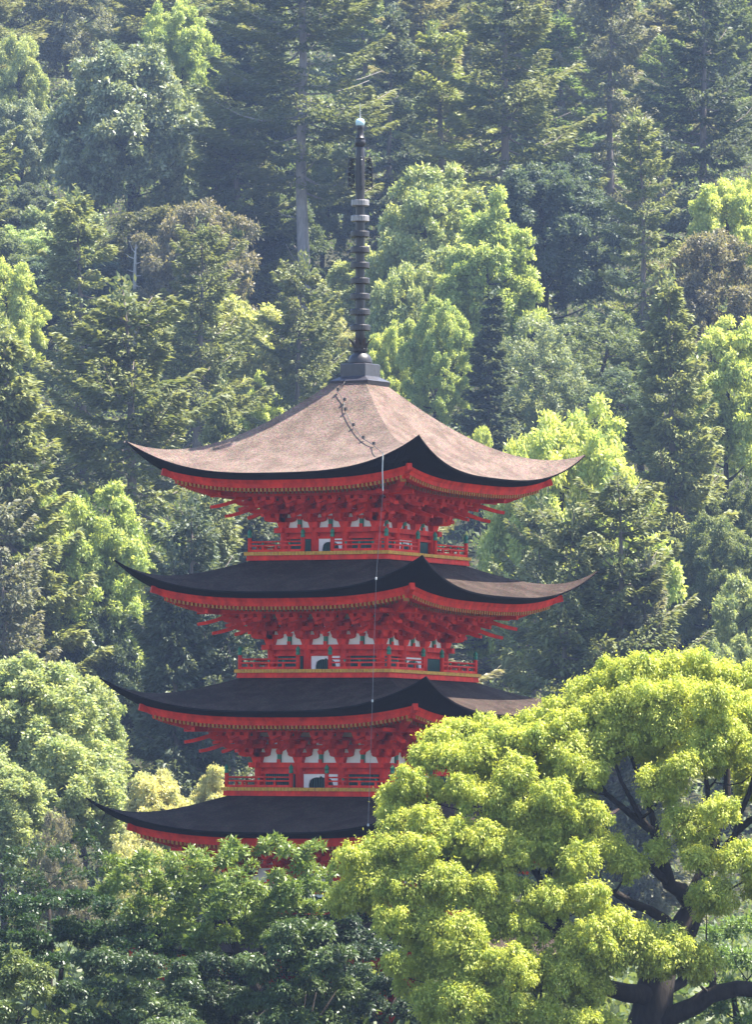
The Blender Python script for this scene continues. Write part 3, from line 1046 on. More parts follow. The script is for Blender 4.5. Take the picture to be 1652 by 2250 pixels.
# X, Y of the tree top in the reference layout, height m, width m, variant, colour, name, category, label
HT = [
    (30, 50, 8.5, 3.6, 'b4', 'lime', 'broadleaf_tree', 'light green broadleaf tree at the top left edge of the hillside'),
    (170, -70, 10.6, 5.0, 'b5', 'firg', 'broadleaf_tree', 'grey-green thin-leaved tree behind the big glossy tree, upper left'),
    (390, -30, 10.0, 4.6, 'b2', 'yell', 'broadleaf_tree', 'yellow-green tree peeking over the big glossy tree, upper left'),
    (275, 62, 15.8, 8.6, 'b6', 'grey', 'broadleaf_tree', 'biggest glossy grey-green broadleaf tree on the upper left hillside'),
    (45, 195, 8.5, 3.6, 'b6', 'grey', 'broadleaf_tree', 'small glossy pale tree at the left edge below the big glossy one'),
    (665, -230, 25.0, 10.8, 'c5', 'fir', 'fir_tree', 'tallest fir with a long bare pale trunk left of the spire tip'),
    (535, 150, 15.0, 7.0, 'c6', 'fir', 'fir_tree', 'open feathery fir between the biggest glossy tree and the pale trunk'),
    (470, 300, 11.0, 5.5, 'c3', 'fir', 'fir_tree', 'low dense fir above the brown-topped tree'),
    (600, 385, 9.0, 4.6, 'b1', 'midd', 'broadleaf_tree', 'dark rounded tree at the foot of the pale bare trunk'),
    (720, 300, 9.5, 4.2, 'b2', 'mid', 'broadleaf_tree', 'mid-green bushy tree between the pale trunk and the flame panels'),
    (850, 20, 16.0, 5.0, 'c1', 'fird', 'fir_tree', 'dark fir just above and right of the spire tip'),
    (905, 172, 7.4, 2.8, 'b8', 'lime', 'broadleaf_tree', 'small light green tree right of the spire tip'),
    (1110, -110, 22.0, 9.4, 'c2', 'fir', 'fir_tree', 'large open-branched fir at the top, right of the spire tip'),
    (1345, -120, 19.4, 6.5, 'c6', 'firg', 'fir_tree', 'greyish fir at the top edge between two larger firs'),
    (1560, -80, 21.0, 8.2, 'c2', 'fird', 'fir_tree', 'dark shaggy fir filling the upper right corner'),
    (1195, 305, 13.4, 7.0, 'b7', 'blue', 'broadleaf_tree', 'dark blue-green rounded tree right of the spire'),
    (1425, 250, 15.5, 4.8, 'c1', 'firl', 'fir_tree', 'slim layered fir with a leaning trunk on the upper right hillside'),
    (1605, 340, 10.3, 4.8, 'b7', 'yel', 'broadleaf_tree', 'bright yellow-green domed tree above the reddish-brown one at right'),
    (1560, 478, 10.8, 5.2, 'b4', 'brown', 'broadleaf_tree', 'reddish-brown leafed tree at the right edge of the hillside'),
    (1085, 428, 10.6, 4.4, 'b3', 'yell', 'broadleaf_tree', 'yellow-green tree with two upright tufts right of the spire'),
    (950, 468, 8.4, 3.5, 'b1', 'mid', 'broadleaf_tree', 'mid-green round tree between the spire and the tufted tree'),
    (960, 325, 11.7, 5.8, 'b1', 'lime', 'broadleaf_tree', 'light green spreading tree beside the flame panels of the spire'),
    (185, 422, 17.0, 6.4, 'c1', 'firl', 'fir_tree', 'pointed fir on the left, beside the bleached dead trunk'),
    (430, 408, 12.5, 5.4, 'b4', 'brown', 'broadleaf_tree', 'brown-topped tree left of the upper spire rings'),
    (492, 438, 7.2, 2.7, 'b8', 'yel', 'broadleaf_tree', 'small bright yellow-green tree against the brown-topped tree'),
    (18, 525, 8.8, 3.8, 'b7', 'yel', 'broadleaf_tree', 'bright yellow-green tree cut by the left edge'),
    (425, 490, 17.0, 6.6, 'c2', 'fir', 'fir_tree', 'flat-topped fir with a straight visible trunk, left of the rings'),
    (310, 630, 19.0, 9.0, 'c6', 'fir', 'fir_tree', 'broad dark fir above the left tip of the top roof'),
    (30, 735, 18.0, 8.0, 'c3', 'firl', 'fir_tree', 'wide layered fir along the left edge, level with the top roof'),
    (640, 560, 15.0, 5.4, 'c6', 'fir', 'fir_tree', 'feathery fir left of the lower spire rings'),
    (565, 828, 6.6, 2.3, 'b3', 'yel', 'broadleaf_tree', 'narrow yellow-green tree behind the left slope of the top roof'),
    (475, 832, 13.0, 4.2, 'c3', 'firl', 'fir_tree', 'bushy fir just above the left slope of the top roof'),
    (705, 680, 7.6, 3.0, 'b1', 'mid', 'broadleaf_tree', 'mid-green tree left of the spire base'),
    (848, 688, 6.5, 2.2, 'b7', 'yel', 'broadleaf_tree', 'vivid yellow tree touching the right side of the lower spire'),
    (880, 555, 8.5, 3.6, 'b8', 'lime', 'broadleaf_tree', 'light green low tree right of the middle spire rings'),
    (960, 638, 8.1, 3.3, 'b2', 'yell', 'broadleaf_tree', 'yellow-green bushy tree between spire base and dark narrow conifer'),
    (1065, 640, 11.6, 3.1, 'c4', 'fird', 'conifer_tree', 'dark narrow conifer behind the right slope of the top roof'),
    (1190, 680, 9.7, 4.4, 'b5', 'grey', 'broadleaf_tree', 'thin grey-green tree between dark narrow conifer and dense fir'),
    (1252, 822, 16.5, 6.6, 'b7', 'yel', 'broadleaf_tree', 'bright domed camphor tree above the right wing of the top roof'),
    (1052, 928, 5.5, 1.5, 'b8', 'yel', 'broadleaf_tree', 'little bright tree left of the bright domed camphor'),
    (1478, 620, 17.0, 6.6, 'c3', 'firl', 'fir_tree', 'largest dense layered fir on the right hillside'),
    (1605, 665, 10.0, 4.2, 'b1', 'yel', 'broadleaf_tree', 'yellow-green tree at the right edge beside the dense layered fir'),
    (1490, 1005, 7.5, 2.9, 'b4', 'brown', 'broadleaf_tree', 'brownish tree below the dense layered fir'),
    (1560, 1050, 6.8, 2.4, 'b1', 'mid', 'broadleaf_tree', 'round mid-green tree below the dense fir, inner of two'),
    (1640, 1045, 6.8, 2.4, 'b2', 'mid', 'broadleaf_tree', 'round mid-green tree below the dense fir at the right edge'),
    (1570, 1115, 8.8, 3.8, 'b2', 'mid', 'broadleaf_tree', 'fresh green broad tree at right, level with the second roof'),
    (1365, 1055, 18.0, 7.2, 'c2', 'fir', 'fir_tree', 'ragged spreading fir right of the pagoda, between top and second roof'),
    (1640, 1235, 8.2, 3.4, 'b1', 'lime', 'broadleaf_tree', 'light green tree at the right edge level with the second roof'),
    (1165, 1090, 15.5, 4.8, 'c6', 'fir', 'fir_tree', 'feathery fir directly behind the right eave of the top roof'),
    (215, 1035, 10.8, 5.2, 'b2', 'yell', 'broadleaf_tree', 'yellow-green open tree left of the pagoda between the upper roofs'),
    (80, 1035, 5.9, 1.8, 'b8', 'yell', 'broadleaf_tree', 'small yellow-green tree at left beside the open yellow-green tree'),
    (30, 1080, 15.0, 5.2, 'c6', 'firg', 'fir_tree', 'greyish fir at the left edge level with the second roof'),
    (430, 1060, 16.0, 5.4, 'c6', 'fir', 'fir_tree', 'fir behind the left bracket noses of the top roof'),
    (215, 1310, 8.2, 3.4, 'b6', 'midd', 'broadleaf_tree', 'dark glossy tree left of the third roof'),
    (55, 1400, 11.4, 5.2, 'b1', 'lime', 'broadleaf_tree', 'large light green tree with yellow top at the lower left edge', 300),
    (192, 1440, 9.1, 3.3, 'b2', 'lime', 'broadleaf_tree', 'light green tree touching the left tip of the third roof', 306),
    (160, 1590, 9.5, 3.8, 'b7', 'lime', 'broadleaf_tree', 'light green domed tree above the left tip of the lowest visible roof', 292),
    (20, 1640, 8.5, 3.2, 'b2', 'lime', 'broadleaf_tree', 'light green tree low at the left edge', 286),
    (345, 1670, 7.4, 2.6, 'b7', 'cream', 'broadleaf_tree', 'cream-yellow flowering tree above the lowest visible left roof wing', 288),
    (465, 1668, 6.3, 1.9, 'b2', 'cream', 'broadleaf_tree', 'cream-yellow flowering tree beside the lowest visible balcony', 292),
    (130, 1755, 6.8, 2.0, 'b5', 'bare', 'broadleaf_tree', 'half-bare brownish tree left of the lowest visible roof tip', 280),
    (300, 1790, 7.0, 2.4, 'b5', 'cream', 'broadleaf_tree', 'thin pale tree under the left wing of the lowest visible roof', 276),
    (1215, 1250, 17.0, 5.6, 'c6', 'fir', 'fir_tree', 'fir behind the right tip of the second roof'),
    (1390, 1330, 15.0, 5.2, 'c3', 'firg', 'fir_tree', 'greyish fir above the crown of the huge camphor'),
    (1610, 1385, 7.8, 3.1, 'b2', 'lime', 'broadleaf_tree', 'pale green tree just above the huge camphor at the right edge'),
    (1180, 1440, 7.1, 2.6, 'b4', 'olive', 'broadleaf_tree', 'olive tree behind the right wing of the third roof'),
    (430, 1270, 17.0, 5.8, 'c6', 'fird', 'fir_tree', 'dark fir behind the left wing of the second roof'),
    (390, 1440, 15.0, 5.4, 'c3', 'fird', 'fir_tree', 'dark layered fir behind the left wing of the third roof'),
    (530, 1560, 13.0, 4.4, 'c6', 'fird', 'fir_tree', 'dark low fir behind the left bracket noses of the third roof'),
]
KINDW = {'broadleaf_tree': 'tree', 'fir_tree': 'tree', 'conifer_tree': 'tree'}


def solve_depth(X, Y, h, lo=322.0, hi=860.0):
    f = lambda d: float(CAMZ + (1880 - Y) / F * d - H((X - 826) / F * d, d)) - h
    ds = np.linspace(lo, hi, 500)
    v = np.array([f(d) for d in ds])
    k = np.where(v <= 0)[0]
    return float(ds[k[0]]) if len(k) else hi


GS = 1.33             # old-growth sizes
GW, GH = 166, 240
cover = np.full((GH, GW), 1e9)
gx, gy = np.meshgrid((np.arange(GW) + .5) * 10, (np.arange(GH) + .5) * 10 - 100)


def ell(X, Yt, d, w, h, is_fir):
    pw = w / d * F
    ph = h / d * F * (.72 if is_fir else .78)
    if is_fir:
        t = (gy - Yt) / ph
        return (t > .08) & (t < 1) & (np.abs(gx - X) < pw / 2 * np.clip(t, 0, 1) ** .6 * .9)
    return ((gx - X) / (pw * .52)) ** 2 + ((gy - Yt - ph / 2) / (ph * .5)) ** 2 < 1


rnd = random.Random(5)
placed = []
for row in HT:
    (X, Y, h, w, key, c, nm, lab), near = row[:8], row[8:]
    if key[0] == 'b' and not near:
        w *= 1.2
        h = max(.95 * w + 2.5, h * (1.12 if c in ('yel', 'yell', 'lime', 'cream') else .9))
        key = 'b3t' if key == 'b3' else key
    elif key[0] == 'c':
        w *= 1.15
    h, w = h * GS, w * GS
    d = solve_depth(X, Y, h)
    if near:           # these stand on the flat ground before the slope
        d = near[0]
        key = {'b1': 'b1n', 'b2': 'b2n', 'b7': 'b7n'}.get(key, key)
        h = float(at(X, Y, d)[2] - H((X - 826) / F * d, d))
    placed.append(dict(X=X, Y=Y, d=d, h=h, w=w, key=key, c=c, nm=nm, lab=lab, hand=True))
    m = ell(X, Y, d, w, h, key in FIRS)
    cover[m] = np.minimum(cover[m], d)
# the tower and the near trees also hide the hill
pmask = (np.abs(gx - 787) < 200) & (gy > 1000) & (gy < 1800)
pmask |= (gy > 1850) | ((gx > 1100) & (gy > 1560)) | ((gx > 850) & (gy > 1640)) | ((np.abs(gx - 787) < 480) & (gy > 1240) & (gy < 1290))
cover[pmask] = 10
# fill the slope: rows from near to far, kept only where they would be seen
for row in range(56):
    y = 324 + row * 5.8
    half = 826 / F * y + 6
    x = -half + rnd.random() * 5
    while x < half:
        yy = y + rnd.uniform(-2, 2)
        g = float(H(x, yy))
        fir_ = rnd.random() < .33
        key = rnd.choice(['c1', 'c2', 'c2', 'c3', 'c6', 'c6']) if fir_ else rnd.choice(['b1', 'b2', 'b4', 'b5', 'b6', 'b7', 'b8'])
        h = GS * (rnd.uniform(10, 15) if fir_ else rnd.uniform(6, 8.5))
        w = GS * (rnd.uniform(7, 9.5) if fir_ else rnd.uniform(5, 7.5))
        X = 826 + F * x / yy
        Yt = 1880 - F * (g + h - CAMZ) / yy
        x += rnd.uniform(5, 8.5)
        if Yt > 1700 or Yt < -420:
            continue
        # a filler must not stand in front of a tree placed on purpose
        m = ell(X, Yt, yy, w, h, fir_)
        if not m.any():
            continue
        blocked = (m & (cover < 1e8) & (cover > yy)).sum()
        new = (m & (cover > 1e8)).sum()
        if blocked > .09 * m.sum() or new < 14 or new < .10 * m.sum():
            continue
        cover[m] = np.minimum(cover[m], yy)
        c = rnd.choice(['fir', 'fir', 'firg', 'firl', 'fird']) if fir_ else rnd.choice(['mid', 'mid', 'midd', 'lime', 'lime', 'blue', 'grey', 'olive'])
        placed.append(dict(X=X, Y=Yt, d=yy, h=h, w=w, key=key, c=c, nm='fir_tree' if fir_ else 'broadleaf_tree', lab=None, hand=False))

CN = {'fir': 'deep green', 'firg': 'greyish green', 'firl': 'fresh green', 'fird': 'very dark green', 'mid': 'mid-green', 'midd': 'dark green',
      'lime': 'light green', 'blue': 'bluish green', 'grey': 'grey-green', 'olive': 'olive green'}
KN = {'c1': 'pointed fir', 'c2': 'open flat-topped fir', 'c3': 'dense layered fir', 'c6': 'feathery fir', 'c4': 'narrow conifer',
      'b1': 'rounded tree', 'b2': 'bushy tree', 'b4': 'sparse broad tree', 'b5': 'thin-leaved tree', 'b6': 'glossy tree', 'b7': 'domed tree', 'b8': 'low bushy tree'}
LAND = [(790, 260, 'the spire tip'), (790, 380, 'the flame panels'), (795, 580, 'the spire rings'), (795, 780, 'the spire base'), (280, 967, 'the top roof left tip'),
        (1288, 998, 'the top roof right tip'), (255, 1229, 'the second roof left tip'), (1320, 1251, 'the second roof right tip'), (225, 1494, 'the third roof left tip'),
        (1440, 1445, 'the huge camphor crown'), (275, 200, 'the biggest glossy tree'), (665, 200, 'the bare pale trunk'), (1195, 420, 'the dark blue-green rounded tree'),
        (1240, 900, 'the bright domed camphor'), (1440, 800, 'the largest dense fir'), (1560, 540, 'the reddish-brown tree'), (1085, 500, 'the tufted tree'),
        (185, 520, 'the pointed left fir'), (440, 450, 'the brown-topped tree'), (310, 750, 'the broad dark fir'), (215, 1100, 'the open yellow-green tree'),
        (1425, 400, 'the slim layered fir'), (1110, 100, 'the large open fir'), (1560, 100, 'the shaggy corner fir'), (295, 560, 'the bleached dead trunk')]
used = set()
nfill = 0
for t in placed:
    X, d = t['X'], t['d']
    x = (X - 826) / F * d
    g = float(H(x, d))
    if not t['hand']:
        nfill += 1
        cy = t['Y'] + t['h'] / d * F * .25
        for q in sorted(LAND, key=lambda q: (q[0] - X) ** 2 + (q[1] - cy) ** 2):
            dx, dy = X - q[0], cy - q[1]
            dist = math.hypot(dx, dy)
            where = ('right of' if dx > 0 else 'left of') if abs(dx) > 1.3 * abs(dy) else ('above' if dy < 0 else 'below') if abs(dy) > 1.3 * abs(dx) else (('upper' if dy < 0 else 'lower') + (' right of' if dx > 0 else ' left of'))
            pre = '' if len((CN[t['c']] + ' ' + KN[t['key']] + ' ' + where + ' ' + q[2]).split()) > 11 else 'just ' if dist < 140 else ('' if dist < 280 else 'well ')
            lab = '%s %s on the slope, %s%s %s' % (CN[t['c']], KN[t['key']], pre, where, q[2])
            if lab not in used:
                break
        t['lab'] = lab
    used.add(t['lab'])
    tr, cr, w0, h0 = VAR[t['key']]
    gname = {'fir_tree': 'firs on the hillside', 'conifer_tree': 'firs on the hillside', 'broadleaf_tree': 'broadleaf trees on the hillside'}[t['nm']]
    cc = CLR[t['c']]
    j = [rnd.uniform(.88, 1.14) for _ in range(3)] if not t['hand'] else [1, 1, 1]
    inst(t['key'], t['nm'], t['lab'], 'tree', gname, x, d, g - .2, t['w'] / w0, t['h'] / h0, rnd.random() * 6.28,
         tuple(a * b_ for a, b_ in zip(cc, j)), (rnd.uniform(-.03, .03), rnd.uniform(-.03, .03)))
print('hand trees', len(HT), 'fillers', nfill)

# the bleached dead trunk
p = at(294, 535, 1)
d = solve_depth(294, 535, 9.6)
x = (294 - 826) / F * d
g = float(H(x, d))
mb = MB()
rng = np.random.default_rng(3)
mb.tube([(0, 0, -1), (.05, 0, 4), (-.05, 0, 8), (.02, 0, 10.5), (.1, 0, 12)], [.26, .22, .17, .13, .03], 8)
snag = mb.build('dead_tree', M['snag'], None, True)
snag.location = (x, d, g)
snag.scale = (.8, .8, .8)
tag(snag, 'bleached dead tree trunk with broken branch stubs on the left hillside', 'tree')
for (z, dx, dz) in ((11.0, -.55, 1.1), (11.2, .4, .9), (10.4, -.9, .5), (9.9, .8, .35), (8.8, .9, .1), (9.2, -.7, .2), (7.9, .5, -.1)):
    mb = MB()
    mb.tube([(0, 0, z), (dx * .5, rng.normal() * .2, z + dz * .3), (dx, rng.normal() * .3, z + dz)], [.07, .05, .015], 5)
    mb.build('branch', M['snag'], snag, True)

# ------------------------------------------------------------------ undergrowth over the slope
rng = np.random.default_rng(77)
n = 230000
y = 318 + 380 * rng.random(n) ** .8
x = (rng.random(n) * 2 - 1) * (826 / F * y + 6)
clump = .5 + .5 * np.sin(x * 1.1 + 3 * np.sin(y * .33)) * np.sin(y * .9 + 2 * np.sin(x * .4))
z = H(x, y) + rng.random(n) ** 1.2 * (.4 + 4.2 * clump ** 2)
n2 = 90000
y2 = 190 + 130 * rng.random(n2)
x2 = (rng.random(n2) * 2 - 1) * (826 / F * y2 + 6)
keep = (np.hypot(x2 - PAG.x, y2 - PAG.y) > 4.6)
x2, y2 = x2[keep], y2[keep]
c2 = .5 + .5 * np.sin(x2 * 1.4 + 2 * np.sin(y2 * .5)) * np.sin(y2 * .8 + 2 * np.sin(x2 * .6))
z2 = H(x2, y2) + rng.random(len(x2)) * (.9 + 1.5 * c2)
x, y, z = np.concatenate([x, x2]), np.concatenate([y, y2]), np.concatenate([z, z2])
n = len(x)
P = np.stack([x, y, z], 1)
T = unit(rng.normal(size=(n, 3)) + np.array((0, 0, .4)))
N = unit(rng.normal(size=(n, 3)) * .6 + np.array((0, -.2, 1)))
o = link('undergrowth', leaf_mesh('undergrowth', P, T, N, .3 + .3 * rng.random(n), .15 + .12 * rng.random(n), rng.random(n), M['leaf']))
o.color = (.17, .20, .09, 1)
tag(o, 'low dark undergrowth between the trees and on the slope', 'undergrowth', kind='stuff')

# ------------------------------------------------------------------ the wood goes on past both sides of the view
rng = np.random.default_rng(88)
wc, wr = [], []
yy = 322.0
while yy < 640:
    for sg in (-1, 1):
        xx = 826 / F * yy + (5 if sg < 0 else 8)
        while xx < 826 / F * yy + 62:
            px_, py_ = sg * (xx + rng.random() * 2), yy + rng.normal() * 2
            r = 3.2 + 2.2 * rng.random()
            hh = 5 + 6 * rng.random()
            for q in range(6):
                dd = rng.normal(size=3) * np.array((.45, .45, .35)) * r
                wc.append((px_ + dd[0], py_ + dd[1], float(H(px_, py_)) + hh * (.45 + .55 * q / 5) + dd[2]))
                wr.append((r * .55, r * .55, r * .5))
            xx += 6.5
    yy += 7.5
wc, wr = np.array(wc), np.array(wr)
dat = lobes(rng, wc, wr, 90, .85, .45, .35, low=-.6, shell=.4, nb=6, bump=.3)
o = link('woodland', leaf_mesh('woodland', *dat, M['leaf']))
o.color = (.19, .22, .10, 1)
tag(o, 'continuous mixed woodland on the slope past both sides of the view', 'woodland', kind='stuff')

# ------------------------------------------------------------------ the huge camphor
DC = 182.0
rng = np.random.default_rng(101)
base = at(1425, 2300, DC)
gz = float(H(base[0], DC))


def cp(X, Y, dy=0.0):
    q = at(X, Y, DC)
    q[1] += dy
    return q


limbs = [
    ([(1408, 2345, 0), (1418, 2260, 0), (1438, 2180, 0), (1452, 2120, .1)], [.80, .62, .55, .46]),
    ([(1452, 2125, .1), (1490, 2050, .4), (1518, 1990, .5), (1495, 1955, .4), (1470, 1940, .2), (1452, 1870, -.1), (1434, 1830, -.2), (1385, 1790, -.3), (1330, 1745, -.4), (1295, 1690, -.5)], [.44, .38, .36, .30, .25, .20, .16, .12, .09, .05]),
    ([(1434, 1830, -.2), (1408, 1800, -.4), (1362, 1718, -.7), (1343, 1660, -.8)], [.13, .10, .07, .04]),
    ([(1452, 1870, -.1), (1430, 1780, .1), (1407, 1711, .1), (1377, 1640, 0), (1370, 1580, 0)], [.16, .12, .09, .06, .03]),
    ([(1430, 1780, .1), (1436, 1720, .4), (1450, 1640, .6), (1470, 1560, .8)], [.10, .09, .06, .03]),
    ([(1518, 1990, .5), (1545, 1920, .9), (1570, 1860, 1.1), (1604, 1750, 1.3), (1606, 1640, 1.4), (1600, 1560, 1.4)], [.32, .24, .19, .14, .09, .04]),
    ([(1570, 1860, 1.1), (1560, 1780, .8), (1552, 1690, .7), (1530, 1600, .6)], [.14, .11, .08, .04]),
    ([(1545, 1920, .9), (1620, 1830, 1.0), (1650, 1740, .9), (1690, 1620, .8)], [.17, .13, .10, .04]),
    ([(1470, 1940, .2), (1420, 1900, -.6), (1360, 1880, -1.1), (1290, 1860, -1.5)], [.16, .13, .10, .04]),
    ([(1490, 2050, .4), (1430, 2000, -.6), (1350, 1965, -1.3), (1270, 1955, -1.9), (1180, 1960, -2.3)], [.22, .17, .13, .09, .04]),
    ([(1438, 2180, 0), (1380, 2175, -.8), (1320, 2165, -1.4), (1270, 2110, -1.7), (1235, 2060, -1.9), (1150, 2020, -2.2), (1060, 1960, -2.4), (980, 1900, -2.2)], [.40, .34, .30, .26, .22, .16, .11, .05]),
    ([(1270, 2110, -1.7), (1190, 2100, -2.3), (1100, 2090, -2.8), (1000, 2060, -3)], [.16, .13, .10, .04]),
    ([(1235, 2060, -1.9), (1200, 1960, -1.6), (1130, 1860, -1.2), (1060, 1760, -.8), (1000, 1690, -.6)], [.18, .14, .11, .08, .04]),
    ([(1200, 1960, -1.6), (1210, 1850, -.8), (1190, 1740, -.2), (1170, 1640, .1)], [.13, .10, .07, .04]),
    ([(1320, 2165, -1.4), (1230, 2190, -2.6), (1130, 2200, -3.4), (1030, 2190, -3.8)], [.18, .14, .10, .04]),
    ([(1418, 2260, 0), (1475, 2238, -.3), (1520, 2205, -.6), (1560, 2182, -.8), (1620, 2170, -1.0), (1700, 2170, -1.2), (1800, 2120, -1.3), (1900, 2040, -1.2)], [.44, .36, .33, .31, .29, .26, .2, .1]),
    ([(1560, 2182, -.8), (1562, 2150, -.8), (1563, 2120, -.85)], [.16, .13, .10]),
    ([(1438, 2200, 0), (1500, 2160, .5), (1513, 2080, .8), (1540, 2010, 1.2), (1600, 1960, 1.6)], [.22, .20, .17, .14, .06]),
    ([(1620, 1830, 1.0), (1720, 1760, 1.2), (1830, 1700, 1.4), (1930, 1640, 1.5)], [.14, .12, .09, .05]),
    ([(1700, 2170, -1.2), (1780, 2050, -1.0), (1860, 1930, -.8), (1930, 1850, -.6)], [.16, .13, .1, .04]),
]
mains = [([cp(*q) for q in pts], [r if r > .4 else r * .78 for r in rr]) for pts, rr in limbs]
rowsL = [
    (0.3, [(962, 1622, 42), (1012, 1608, 42), (1070, 1600, 42), (1120, 1602, 38), (1170, 1586, 38), (1222, 1556, 40), (1280, 1518, 46), (1345, 1487, 50), (1410, 1472, 52), (1470, 1470, 50), (1530, 1466, 52), (1590, 1482, 50), (1650, 1497, 50), (1710, 1520, 52)]),
    (-.7, [(938, 1658, 38), (985, 1668, 46), (1045, 1652, 46), (1110, 1632, 52), (1180, 1620, 50), (1250, 1598, 50), (1320, 1562, 55), (1400, 1540, 60), (1480, 1530, 55), (1560, 1540, 55), (1640, 1560, 55), (1705, 1590, 60)]),
    (-1.3, [(902, 1715, 42), (862, 1745, 36), (952, 1735, 38), (1012, 1725, 36), (1130, 1700, 50), (1250, 1662, 52), (1310, 1640, 45), (1392, 1612, 58), (1340, 1590, 40), (1470, 1600, 52), (1540, 1640, 50), (1595, 1605, 45), (1655, 1650, 48)]),
    (-1.8, [(868, 1800, 42), (930, 1795, 38), (1070, 1755, 52), (1150, 1780, 52), (1205, 1740, 42), (1290, 1700, 45), (1290, 1785, 42), (1240, 1800, 44), (1450, 1715, 58), (1495, 1680, 42)]),
    (-2.3, [(775, 1880, 42), (840, 1860, 48), (915, 1862, 48), (995, 1830, 42), (1060, 1850, 52), (1130, 1872, 52), (1200, 1845, 48), (1262, 1885, 50), (1320, 1858, 48), (1380, 1895, 38), (1500, 1812, 60), (1440, 1860, 32), (1565, 1780, 42), (1525, 1880, 38)]),
    (-2.8, [(772, 1955, 40), (830, 1940, 48), (900, 1940, 52), (980, 1930, 52), (1050, 1950, 50), (1130, 1965, 52), (1210, 1970, 48), (1290, 1960, 42), (1620, 1890, 58), (1560, 1960, 46), (1680, 1900, 55)]),
    (-3.2, [(860, 2020, 44), (930, 2030, 50), (1000, 2040, 58), (1080, 2030, 55), (1150, 2040, 46), (1390, 2075, 70), (1460, 2085, 62), (1330, 2095, 55), (1300, 2045, 52), (1250, 2065, 48), (1345, 2020, 42), (1525, 2095, 42)]),
    (-3.7, [(868, 2105, 36), (960, 2110, 58), (1040, 2110, 62), (1120, 2115, 55), (1185, 2120, 46), (1240, 2130, 48), (1285, 2160, 44)]),
    (-4.1, [(950, 2190, 48), (1020, 2195, 62), (1100, 2200, 60), (1180, 2225, 55), (1260, 2240, 50), (1330, 2255, 48), (1000, 2265, 58), (1100, 2275, 58)]),
]
Cc, Cr = [], []
for dy, ls in rowsL:
    for X, Y, r in ls:
        Cc.append(cp(X, Y + 8, dy + rng.normal() * .35))
        rr = r / F * DC
        Cr.append((rr * 1.2, rr * 1.2, rr * 1.0))
        if rng.random() < .5 and not (1290 < X < 1640 and 1640 < Y < 1960):      # a second, deeper clump closes the shell
            Cc.append(cp(X + rng.normal() * 22, Y + 22 + 14 * rng.random(), dy + .9 + .5 * rng.random()))
            Cr.append((rr * 1.05, rr * 1.1, rr * .9))
# the far side of the crown and the part beyond the right of the picture
for k in range(95):
    th = rng.random() * 6.28
    u_, v_ = rng.random(), rng.random()
    X = 1480 + 560 * math.cos(th) * math.sqrt(u_)
    Y = 1960 - 470 * (1 - ((X - 1480) / 640) ** 2) ** .5 + rng.random() * 330
    dy = 1.2 + 3.6 * rng.random() * (1 - ((X - 1480) / 640) ** 2)
    if 1260 < X < 1660 and Y > 1640:
        continue
    if X < 960 or (X < 1240 and Y < 1600) or Y > 1990:
        continue
    Cc.append(cp(X, Y + 30, dy))
    rr = (40 + 22 * rng.random()) / F * DC
    Cr.append((rr * 1.1, rr * 1.1, rr * .95))
for k in range(46):
    X = 1740 + 300 * rng.random()
    t = (X - 1480) / 640
    Y = 1960 - 470 * math.sqrt(max(0, 1 - t * t)) * (.35 + .65 * rng.random()) + 90
    Cc.append(cp(X, Y, rng.normal() * 2.0))
    rr = (45 + 20 * rng.random()) / F * DC
    Cr.append((rr * 1.1, rr * 1.1, rr * .95))
Cc, Cr = np.array(Cc), np.array(Cr)
L_, W_ = .088, .038
# every clump is a cap of small drooping tufts
sub, subr = [], []
for c, r in zip(Cc, Cr):
    for k in range(34):
        d = unit(rng.normal(size=(1, 3)) + np.array((0, -.2, .3)))[0]
        f = .30 + .60 * rng.random() ** .8
        sub.append(c + d * r * f)
        q = .15 + .22 * rng.random() ** 1.5
        subr.append(r * np.array((q, q, q * 1.3)))
S_, SR = np.array(sub), np.array(subr)
per = (1.2 * 2 * math.pi * SR[:, 0] * SR[:, 2] / (L_ * W_ * .5)).astype(int)
data = lobes(rng, S_, SR, per, L_, W_, droop=1.0, low=-.85, shell=.2, nb=5, bump=.25)
loc = np.array((base[0], DC, gz))
per = (.5 * 2 * math.pi * Cr[:, 0] * Cr[:, 2] / (L_ * W_ * .5)).astype(int)
data = cat([data, lobes(rng, Cc, Cr * .95, per, L_, W_, droop=1.1, low=-.55, shell=.55, nb=16, bump=.3)])
data = list(data)
data[0] = data[0] - loc
cam_crown = leaf_mesh('crown', *data, M['leaf'])
print('camphor leaves', len(data[0]))
tree = link('camphor_tree', None)
tree.location = loc
tag(tree, 'huge spreading camphor tree with bright yellow-green clumps and thick dark trunk in front', 'tree')
ch = grow(rng, mains, list(Cc - np.array((0, 0, .25))), .022, step=.5, sag=.06)
ch = [([np.array(p) - loc for p in pts], rr) for pts, rr in ch]
link('trunk', tube_mesh('trunk', ch, M['trunk'], 6), tree)
o = link('crown', cam_crown, tree)
o.color = (.62, .62, .13, 1)


